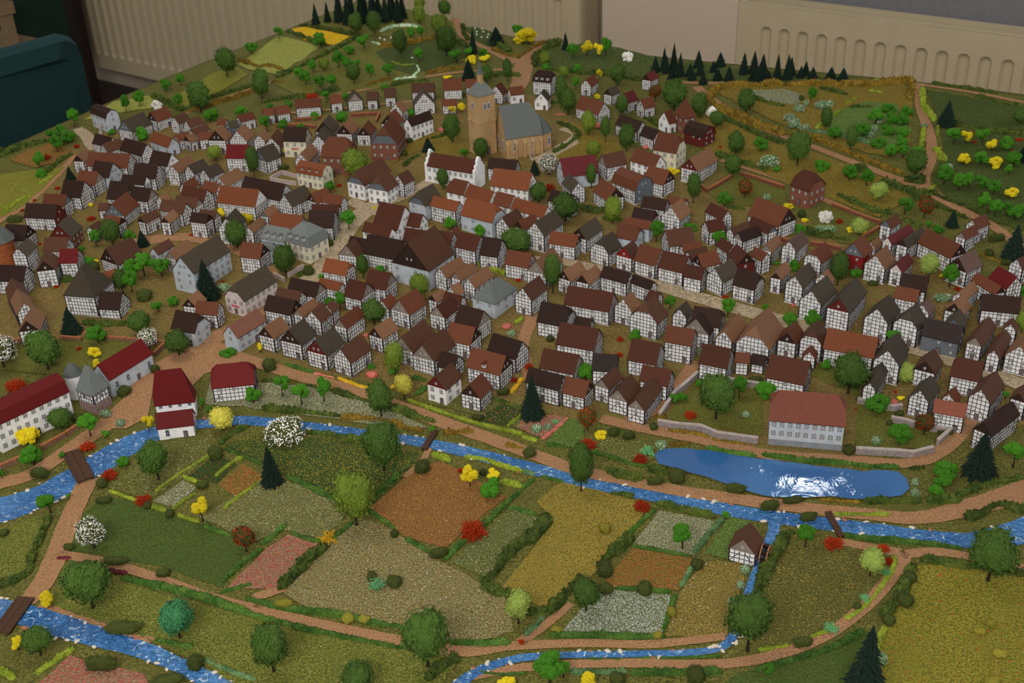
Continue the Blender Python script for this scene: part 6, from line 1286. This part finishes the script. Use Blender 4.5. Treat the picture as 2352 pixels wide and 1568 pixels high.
plain('plank', (66,44,30), 1.1, .85, .35, 160, bmp=.5)
def bridge(A, B, wpx, label, npl, rail=False):
    a, b = ground(*A), ground(*B); c = (a+b)/2; c[2] = max(T(a[0], a[1]), T(b[0], b[1])) + .0035
    d = Vector((b[0]-a[0], b[1]-a[1])); L = d.length; w = wpx*depth_of(c)/FPX
    root = empty('plank_bridge', c, math.atan2(d.y, d.x))
    for s_ in (-1, 1): mb = MB(); mb.abox(-L/2, L/2, s_*w*.36-.001, s_*w*.36+.001, -.004, -.0002); mb.build('beam', 'plank', root)
    me = MB(); pw = L/npl; me.abox(-pw*.47, pw*.47, -w/2, w/2, -.0003, .0011); me = me.mesh('plank', ['plank'])
    for k in range(npl):
        o_ = link('plank', me, root, Matrix.Translation((-L/2+(k+.5)*pw, random.uniform(-.0004, .0004), random.uniform(-.0002, .0002))))
    tag(root, label, 'bridge')
bridge(T3(640, 1180, 0, 740), T3(780, 1440, 0, 740), 40, 'wide dark plank bridge over the river below the red stone wall', 14)
bridge((62, 1376), (2, 1458), 44, 'dark plank bridge over the lower stream', 14)
bridge(T3(1570, 985, 600, 740), T3(1465, 1160, 600, 740), 14, 'narrow plank footbridge upstream behind the orange-brown field', 9)
bridge((1901, 1180), (1932, 1236), 14, 'narrow plank footbridge between the pond and the dark meadow', 9)
# stone cross, monument, gravestones
def cross(px, py, s, label):
    g = ground(px, py); root = empty('stone_cross', g, .3)
    mb = MB(); mb.abox(-.004*s, .004*s, -.004*s, .004*s, -.003, .005*s); mb.build('plinth', 'lilac_stone', root)
    mb = MB(); mb.abox(-.0014*s, .0014*s, -.001*s, .001*s, .005*s, .024*s); mb.abox(-.006*s, .006*s, -.0009*s, .0009*s, .016*s, .0185*s); mb.build('cross', 'lilac_stone', root)
    tag(root, label, 'cross')
cross(*T3(908, 1200, 0, 0), 1.0, 'pale stone cross beside the gambrel grey barn')
cross(*T3(75, 1420, 1200, 0), .6, 'small pale stone cross before the church nave')
gm = MB(); gm.abox(-.0022, .0022, -.0006, .0006, -.002, .0045); gm.add([(-.0022, -.0006, .0045), (.0022, -.0006, .0045), (.0022, .0006, .0045), (-.0022, .0006, .0045), (0, -.0006, .006), (0, .0006, .006)], [(0, 1, 4), (2, 3, 5), (1, 2, 5, 4), (3, 0, 4, 5)])
gm = gm.mesh('gravestone', ['window_white'])
for x, y in ((1925, 265), (1990, 270), (1940, 295), (2000, 295), (1940, 320), (2045, 318), (1985, 345), (2035, 345), (1070, 350), (1110, 365), (1170, 345), (1190, 370), (1360, 530)):
    o_ = link('gravestone', gm); o_.location = ground(*T3(x, y, 600, 0)); o_.rotation_euler.z = random.uniform(-.3, .3); tag(o_, 'tiny white gravestone on the dark hillside grass', 'gravestone', 'gravestones on the hillside')

# stones along the water
ST = []
def stone_mesh(seed):
    r = random.Random(seed); mb = MB(); n = 7; rings = [(.35, -.5), (.85, -.25), (1, .1), (.75, .5), (.3, .72)]
    ph = [r.uniform(.75, 1.2) for _ in range(n)]
    for rr_, z in rings: mb.v.extend((rr_*ph[k]*math.cos(2*math.pi*k/n), rr_*ph[k]*.8*math.sin(2*math.pi*k/n), z*.7*r.uniform(.9, 1.1)) for k in range(n))
    for i in range(4):
        for k in range(n): mb.f.append((i*n+k, i*n+(k+1) % n, (i+1)*n+(k+1) % n, (i+1)*n+k)); mb.m.append(0); mb.uv.append([(0, 0)]*4)
    mb.f.append(tuple(4*n+k for k in range(n))); mb.m.append(0); mb.uv.append([(0, 0)]*n)
    return mb
plain('pale_stone', (196,186,170), 1.1, .8, .2, 300); plain('rust_stone', (150,96,70), 1.1, .8, .25, 300)
SM = [stone_mesh(k).mesh('stone', ['pale_stone' if k < 5 else 'rust_stone']) for k in range(6)]
rs = random.Random(5)
def stones(P, i0, i1, n, nm, lb, sides=(-1, 1)):
    for _ in range(n):
        i = rs.randint(int(i0*(len(P)-2)), int(i1*(len(P)-2))); x, y, w = P[i]; a, b = P[i], P[i+1]; d = Vector((b[0]-a[0], b[1]-a[1])).normalized(); s_ = rs.choice(sides)
        q_ = Vector((x, y)) + Vector((-d.y, d.x))*s_*w*rs.uniform(.46, .56) + d*rs.uniform(-.02, .02)
        o_ = link('stone', rs.choice(SM)); s2 = rs.uniform(.0016, .0042); o_.scale = (s2*rs.uniform(1, 1.5), s2, s2*.8); o_.location = (q_.x, q_.y, T(q_.x, q_.y)+.001); o_.rotation_euler.z = rs.uniform(0, 6)
        tag(o_, lb, 'stone', nm)
stones(rP, .05, .35, 34, 'stones along the upper river', 'small pale stone on the wide upper river bank')
stones(rP, .40, .98, 60, 'stones along the lower river', 'small pale stone on the narrow river bank')
stones(mP, .35, .98, 34, 'stones along the mill brook', 'small pale stone on the mill brook bank')
stones(lP, .10, .95, 44, 'stones along the lower stream', 'small pale stone on the lower stream bank')

# ================================================================ plants
def ico(sub=1):
    t = (1+5**.5)/2; v = [Vector(p).normalized() for p in ((-1,t,0),(1,t,0),(-1,-t,0),(1,-t,0),(0,-1,t),(0,1,t),(0,-1,-t),(0,1,-t),(t,0,-1),(t,0,1),(-t,0,-1),(-t,0,1))]
    f = [(0,11,5),(0,5,1),(0,1,7),(0,7,10),(0,10,11),(1,5,9),(5,11,4),(11,10,2),(10,7,6),(7,1,8),(3,9,4),(3,4,2),(3,2,6),(3,6,8),(3,8,9),(4,9,5),(2,4,11),(6,2,10),(8,6,7),(9,8,1)]
    for _ in range(sub):
        nf = []; c = {}
        def mid(a, b):
            k = (min(a, b), max(a, b))
            if k not in c: v.append(((v[a]+v[b])/2).normalized()); c[k] = len(v)-1
            return c[k]
        for a, b, d in f: x, y, z = mid(a, b), mid(b, d), mid(d, a); nf += [(a, x, z), (b, y, x), (d, z, y), (x, y, z)]
        f = nf
    return v, f
I1, I2 = ico(1), ico(2)
def leaf_ball(seed, n=900, size=.18, core=.92, lump=.2, pw=.5):
    r = random.Random(seed); mb = MB(); V, F = I2
    ph = [Vector((r.uniform(-1, 1), r.uniform(-1, 1), r.uniform(-1, 1))).normalized() for _ in range(14)]
    def rad(d): return core*(1 - lump + lump*1.6*max(max(0, d.dot(p))**6 for p in ph))
    mb.add([v*rad(v) for v in V], F)
    for _ in range(n):
        d = Vector((r.gauss(0, 1), r.gauss(0, 1), r.gauss(0, 1))).normalized(); p = d*rad(d)*r.uniform(.92, 1.2); s = size*r.uniform(.6, 1.3)
        nn = (d + Vector((r.uniform(-1, 1), r.uniform(-1, 1), r.uniform(-.6, 1)))*.8).normalized(); x = nn.orthogonal().normalized(); x.rotate(Matrix.Rotation(r.uniform(0, 6.28), 3, nn)); y = nn.cross(x)
        mb.add([p-x*s*.5, p+y*s*.34, p+x*s*.6, p-y*s*.34], [(0, 1, 2, 3)], 1 if r.random() < pw else 0)
    return mb
def foam_ball(seed, n=15, br=.36):
    r = random.Random(seed); mb = MB(); V, F = I2
    for k in range(n):
        d = Vector((r.gauss(0, 1), r.gauss(0, 1), r.gauss(0, .9))).normalized(); c = d*r.uniform(.35, .72); q_ = br*r.uniform(.7, 1.2)
        mb.add([c + v*q_*r.uniform(.78, 1.18) for v in V], F)
    return mb
def lichen(seed, n=70, flat=.7):
    r = random.Random(seed); mb = MB()
    for k in range(n):
        d = Vector((r.gauss(0, 1), r.gauss(0, 1), abs(r.gauss(0, .9))*flat+.1)).normalized(); p = Vector((r.uniform(-.3, .3), r.uniform(-.3, .3), r.uniform(-.2, .2))); pts = [p.copy()]
        for s_ in range(5): d = (d + Vector((r.uniform(-1, 1), r.uniform(-1, 1), r.uniform(-.8, .8)))*.95).normalized(); p = p + d*.20; pts.append(p.copy())
        mb.tube(pts, [.055, .055, .05, .05, .045, .035], 4, 0, False)
    return mb
def spruce(seed):
    r = random.Random(seed); mb = MB(); nl = 22
    mb.lathe([(.30, .06), (.22, .3), (.13, .6), (.05, .9), (0, 1)], 9)
    for i in range(nl):
        t = i/(nl-1); z = .05 + .91*t; R = .5*(1-t)**.85 + .03; nb = max(5, int(17*(1-t)+5)); a0 = r.uniform(0, 6)
        for k in range(nb):
            a = a0 + 2*math.pi*k/nb + r.uniform(-.15, .15); L_ = R*r.uniform(.82, 1.12); d = Vector((math.cos(a), math.sin(a), 0)); s = Vector((-d.y, d.x, 0)); w = .055*(1-t)+.02
            b0 = Vector((0, 0, z+.03)); m1 = d*L_*.6 + Vector((0, 0, z+.01)); e_ = d*L_ + Vector((0, 0, z-.045*(1-t)-.006))
            mb.add([b0, m1+s*w, e_, m1-s*w, m1+Vector((0, 0, .03))], [(0, 1, 4), (1, 2, 4), (2, 3, 4), (3, 0, 4)])
    mb.add([(-.015, 0, .95), (.015, 0, .95), (0, 0, 1.03)], [(0, 1, 2)])
    return mb
def var(fn, name, mats, count=3, **kw): return [fn(k*13+1, **kw).mesh(name, mats) for k in range(count)]
def leafy(a, b, **kw): return var(leaf_ball, 'crown', [a, b], **kw)
CR = dict(B=leafy('leaf_dark', 'leaf_dark'), O=leafy('leaf_dark', 'leaf_dark', lump=.09), L=leafy('leaf_light', 'leaf_light'), b=leafy('leaf_teal', 'leaf_teal'), r=leafy('bush_dark', 'red', core=.82), w=leafy('bush_dark', 'white', n=1500, core=.9, size=.12, pw=.8),
          F=var(foam_ball, 'crown', ['foam_green'], 4), Y=var(foam_ball, 'crown', ['foam_yellow'], 3), W=var(foam_ball, 'crown', ['white'], 3), S=var(spruce, 'crown', ['needle'], 4), R=var(lichen, 'red_lichen_bush', ['red'], 3, n=170),
          V=leafy('hedge_t', 'white', n=420, size=.15, pw=.6), N=leafy('pink', 'pink', n=260, size=.2), K=leafy('bush_dark', 'bush_dark', n=500, size=.15, lump=.2), k=leafy('bush_olive', 'bush_olive', n=500, size=.15, lump=.2),
          T=var(lichen, 'teal_lichen_bush', ['lichen_teal'], 2, n=60), y=var(lichen, 'gold_lichen_bush', ['lichen_gold'], 2, n=60))
PALE = leafy('leaf_pale', 'leaf_pale', size=.17); PALEY = leafy('leaf_yellow', 'leaf_yellow', size=.18)
tm = MB(); tm.lathe([(2.4, -.06), (1.5, .0), (1.0, .12), (.8, .6), (.75, 1.0)], 8)
TRUNK = tm.mesh('trunk', ['trunk'])
PN = dict(B=('round_tree', 'round dark green leafy tree', 'tree'), O=('oval_tree', 'oval dark green leafy tree', 'tree'), L=('light_tree', 'light yellow-green leafy tree', 'tree'), b=('teal_tree', 'blue-green round tree', 'tree'), r=('red_blossom_tree', 'red blossoming tree', 'tree'),
          w=('white_blossom_tree', 'white blossoming tree', 'tree'), F=('foam_tree', 'bright green loose-crowned tree', 'tree'), Y=('yellow_tree', 'yellow blossoming tree', 'tree'), W=('white_blossom_tree', 'white blossoming bush', 'tree'), S=('spruce_tree', 'dark green spruce', 'spruce'),
          R=('red_bush', 'tangled red bush', 'bush'), V=('white_flower_bush', 'white flowered green bush', 'bush'), N=('pink_bush', 'pink flowering bush', 'bush'), K=('dark_bush', 'dark olive green bush', 'bush'), k=('olive_bush', 'yellowish olive bush', 'bush'), T=('teal_bush', 'wispy pale teal bush', 'bush'), y=('gold_bush', 'wispy golden bush', 'bush'))
TREES = set('BOLbrwFYS')
FOOT = []
for h in HS:
    FOOT.append((h['c'], axes(h), h['L']/2, h['W']/2))
def off_house(x, y, r):
    p = np.array([x, y])
    for _ in range(4):
        hit = False
        for c, ax, l, w in FOOT:
            d = p - c
            if abs(d[0]) > .2 or abs(d[1]) > .2: continue
            a, b = d @ ax[0], d @ ax[1]
            pa, pb = l + r - abs(a), w + r - abs(b)
            if pa > 0 and pb > 0:
                hit = True
                if pa < pb: p = p + ax[0]*(pa+.0005)*(1 if a > 0 else -1)
                else: p = p + ax[1]*(pb+.0005)*(1 if b > 0 else -1)
        if not hit: break
    return p
rp = random.Random(11)
SPR = []
for it in PLANTS.replace('\n', '').split(';'):
    f_ = it.split()
    if len(f_) < 5: continue
    c, x, y, hp, wp = f_[0], *[float(v) for v in f_[1:]]
    g = ground(x, y); Zc = depth_of(g); mm = Zc/FPX
    el = math.atan2(HC-g[2], math.hypot(g[0], g[1])); ce = math.cos(el)
    D = wp*mm; nm, ph, cat = PN[c]
    tall = c in TREES and (c in 'BOLbrS' or hp > .95*wp)
    if (x, y) in ((514, 987), (929, 916)): cm = PALEY; ph = 'pale yellow blossoming tree'
    elif c == 'L' and wp > 36 and hp > 38 and (x > 1950 or x in (1191,)) : cm = PALE; ph = 'pale green blossoming tree'
    else: cm = CR[c]
    me = cm[rp.randrange(len(cm))]; rz = rp.uniform(0, 6.28)
    if c == 'S':
        H_ = hp*mm/ce*.96; pxy = off_house(g[0], g[1], max(.006, D*.6)); 
        for _ in range(24):                     # spruces of the wood stand clear of one another
            for (sx_, sy_, sd_) in SPR:
                dv = np.array([pxy[0]-sx_, pxy[1]-sy_]); dn = np.linalg.norm(dv); need = .54*(D+sd_)
                if dn < need: pxy = pxy + (dv/max(dn, 1e-5))*(need-dn)*.5
        SPR.append((pxy[0], pxy[1], D)); g = np.array([pxy[0], pxy[1], T(*pxy)])
        root = empty(nm, g, rz)
        link('crown', me, root, Matrix.Translation((0, 0, .0)) @ Matrix.Diagonal((D*(1.0 if y < 60 else 1.2), D*(1.0 if y < 60 else 1.2), H_, 1)))
        link('trunk', TRUNK, root, Matrix.Diagonal((.0014, .0014, H_*.2, 1)))
    elif tall:
        if c == 'O': vr = min(hp*mm*.80/ce, D*2.2)/2
        else:
            se = math.sin(el); D *= 1.06 if c not in 'FY' else 1.15; q_ = (.43 if c not in 'FY' else .40)*hp*mm
            vr = math.sqrt(max(0.0, q_*q_ - (D/2*se)**2))/ce; vr = min(max(vr, .42*D), .8*D)
        hc = max(vr*.95, (hp*mm - math.hypot(vr*ce, D/2*math.sin(el)))/ce)
        if c == 'O': hc = max(vr*1.05, hp*mm/ce - vr)
        tr = max(.0009, D*.035)
        pxy = off_house(g[0], g[1], tr*1.2 + (min(.35*D, .008) if hc-vr < .02 else 0)); g = np.array([pxy[0], pxy[1], T(*pxy)])
        root = empty(nm, g, rz)
        link('crown', me, root, Matrix.Translation((0, 0, hc)) @ Matrix.Diagonal((D/2, D/2, vr, 1)))
        link('trunk', TRUNK, root, Matrix.Diagonal((tr, tr, max(.002, hc-vr*.55), 1)))
    else:
        if cat == 'tree': nm, ph, cat = nm.replace('tree', 'bush'), ph.replace('loose-crowned tree', 'clumpy bush').replace('tree', 'bush'), 'bush'
        vr = max(.0022, min(D*.55, hp*mm/ce*.5)); flat = c in 'RTy'
        if flat: vr = max(.003, min(D*.5, hp*mm*.6))
        pxy = off_house(g[0], g[1], min(D*.32, .008)); g = np.array([pxy[0], pxy[1], T(*pxy)])
        root = bpy.data.objects.new(nm, me); COL.objects.link(root)
        root.location = (g[0], g[1], g[2] + vr*(.30 if flat else .62)); root.scale = (D/2, D/2, vr); root.rotation_euler.z = rz
        if wp > 1.5*hp and c in 'KkV': root.scale = (D/2, max(.006, D*.2), max(.003, min(vr, hp*mm*.55))); root.rotation_euler.z = rp.uniform(-.2, .2)
    reg(root, ph, cat, {'tree': 'trees of the model landscape', 'spruce': 'spruces of the model landscape', 'bush': 'bushes of the model landscape'}[cat], pos=(g[0], g[1], g[2]))

# ---- hedges
HN = dict(d='dark green hedge', g='mid green hedge', l='lime green hedge', o='golden brown hedge', t='grey-green hedge', w='white flowering hedge', y='yellow flowering hedge', p='pink flowering hedge', m='dark crimson hedge')
rh = random.Random(3)
for it in HEDGES.replace('\n', '').split(';'):
    f_ = it.split()
    if len(f_) < 6: continue
    c = f_[0]; wpx = float(f_[1]); v = [float(t) for t in f_[2:]]; pl = list(zip(v[::2], v[1::2]))
    P = [ground(x, y) for x, y in smooth_line(pl, 5)]
    wd = wpx*depth_of(P[len(P)//2])/FPX*(.95 if c == 'd' else .80); ht = wd*.62 if c not in 'yp' else wd*.45
    D = [P[0]]
    for a, b in zip(P[:-1], P[1:]):
        n = max(1, int(np.linalg.norm(b-a)/(wd*.42))); D += [a+(b-a)*(k+1)/n for k in range(n)]
    mid = Vector(P[len(P)//2]); mb = MB(); ns = 9; lump = .32 if c in 'do' else .14
    wob = 1.0
    for i, p in enumerate(D):
        a, b = D[max(i-1, 0)], D[min(i+1, len(D)-1)]; d = Vector((b[0]-a[0], b[1]-a[1])).normalized(); n = Vector((-d.y, d.x))
        wob = max(.6, min(1.35, wob + rh.uniform(-lump, lump))); e_ = .55 if i in (0, len(D)-1) else 1.0
        z = T(p[0], p[1])
        for k in range(ns):
            t = math.pi*k/(ns-1); r_ = rh.uniform(.74, 1.24)*wob*e_
            x = math.cos(t)*wd/2*r_; zz = math.sin(t)**.7*ht*r_ if 0 < k < ns-1 else -.002
            jx = rh.uniform(-.12, .12)*wd
            mb.v.append((p[0]+n.x*x+d.x*jx-mid.x, p[1]+n.y*x+d.y*jx-mid.y, z+zz-mid.z))
    for i in range(len(D)-1):
        for k in range(ns-1): mb.f.append((i*ns+k, i*ns+k+1, i*ns+ns+k+1, i*ns+ns+k)); mb.m.append(0); mb.uv.append([(0, 0)]*4)
    for e_ in (0, len(D)-1): mb.f.append(tuple(e_*ns+k for k in range(ns))); mb.m.append(0); mb.uv.append([(0, 0)]*ns)
    nv = len(D)*ns
    for _ in range(len(D)*24):
        q_ = Vector(mb.v[rh.randrange(nv)]); s = wd*.17*rh.uniform(.6, 1.4)
        if q_.z < T(q_.x+mid.x, q_.y+mid.y)-mid.z: continue
        nn = Vector((rh.uniform(-1, 1), rh.uniform(-1, 1), rh.uniform(.1, 1))).normalized(); x = nn.orthogonal().normalized(); y = nn.cross(x); q_ = q_ + nn*s*.3
        mb.add([q_-x*s, q_+y*s*.7, q_+x*s, q_-y*s*.7], [(0, 1, 2, 3)])
    o_ = mb.build('hedge', 'hedge_' + c, None); o_.location = mid
    ln = sum(np.linalg.norm(b-a) for a, b in zip(P[:-1], P[1:]))
    reg(o_, ('long ' if ln > .28 else 'short ' if ln < .08 else '') + HN[c], 'hedge', 'hedges of the model landscape')

# ================================================================ labels: what it looks like, and where it stands by things one can find
LM = [('the yellow church', 1130, 300), ('the stepped gable hall', 1050, 385), ('the mansard hotel', 715, 395), ('the slate gabled hall', 870, 420), ('the cream villa', 690, 560), ('the huge dark barn', 970, 590),
      ('the pale slate hall', 1135, 685), ('the tall grey barn', 470, 600), ('the courtyard house', 210, 680), ('the brick round tower', 15, 580), ('the long red manor', 70, 930), ('the red roofed chapel', 405, 905),
      ('the timbered red barn', 530, 880), ('the white manor', 1855, 970), ('the brick manor', 1855, 440), ('the brick gate tower', 1575, 270), ('the watermill', 1715, 1250), ('the pond', 1800, 1095), ('the red walled house', 1975, 585),
      ('the stone cross', 230, 300), ('the wide plank bridge', 190, 1075), ('the upper footbridge', 985, 1010), ('the lower plank bridge', 35, 1410), ('the hilltop spruce wood', 830, 35), ('the fir row', 1720, 170),
      ('the yellow crop field', 740, 85), ('the pink flowering field', 630, 1290), ('the orange-brown field', 1000, 1150), ('the white flowering field', 1420, 1410), ('the plain green field', 350, 1230), ('the wildflower meadow', 2200, 1450),
      ('the far corner field', 2240, 260), ('the dark orchard slope', 2260, 400), ('the dark gambrel house', 1247, 190), ('the graveyard', 1110, 85), ('the grey roofed row', 1990, 690), ('the pond footbridge', 1915, 1205),
      ('the dark maroon shingled gable', 2020, 950), ('the big orchard tree', 1950, 860), ('the plank gabled pair', 1440, 920), ('the curved path', 1980, 1400), ('the wide earth lane', 1210, 140),
      ('the slate clad house', 2165, 765), ('the slate gabled brick house', 890, 320), ('the cream shop', 680, 330), ('the bright red barn roof', 545, 345), ('the blackish gambrel house', 1610, 300), ('the lone dark spruce', 625, 1075)]
LM = [l for l in LM if 'maroon shingled' not in l[0]]
ORD = ['', 'second', 'third', 'fourth', 'fifth', 'sixth', 'seventh', 'eighth', 'ninth', 'tenth', 'eleventh', 'twelfth', 'thirteenth', 'fourteenth', 'fifteenth', 'sixteenth', 'seventeenth', 'eighteenth', 'nineteenth', 'twentieth']
LW = [(n_, x, y, ground(x, y)) for n_, x, y in LM]
buck = {}
for (o_, x, y, ph, cat, grp, xy) in REG:
    best = min(LW, key=lambda l: math.hypot(x-l[1], (y-l[2])*1.4)); dx, dy = x-best[1], (y-best[2])*1.4
    if math.hypot(dx, dy) < 26: rel = 'at'
    elif abs(dy) >= abs(dx): rel = 'behind' if dy < 0 else 'before'
    else: rel = 'beside'
    if rel == 'beside':
        # on which side, said by the landmark that lies further that way
        far = [l for l in LW if (l[1]-best[1])*dx > 0 and abs(l[1]-best[1]) > 60]
        tw_ = min(far, key=lambda l: math.hypot(l[1]-x, (l[2]-y)*1.4))[0] if far else None
        rel2 = 'beside ' + best[0] + (' towards ' + tw_ if tw_ else '')
    else: rel2 = rel + ' ' + best[0]
    buck.setdefault((ph, rel2), []).append((math.hypot(dx, dy), o_, cat, grp))
seen_l = set()
for (ph, rel2), L_ in buck.items():
    L_.sort(key=lambda t: t[0])
    for i, (d, o_, cat, grp) in enumerate(L_):
        lb = ph + ' ' + rel2
        ws_ = len(lb.replace('-', '').split())
        if i: lb = (ORD[i] if i < 20 else 'outermost') + ' ' + lb
        if len(lb.split()) > 16: lb = lb.replace(' half-hipped', '').replace(' gambrel', '')
        if len(lb.split()) > 16: lb = lb.split(' towards ')[0]
        k2 = lb
        while k2 in seen_l:
            i += 1; k2 = ORD[min(i, 19)] + ' ' + (ph + ' ' + rel2).split(' towards ')[0]
        seen_l.add(k2); tag(o_, ' '.join(k2.split()[:16]), cat, grp)
print('objects', len(bpy.data.objects))
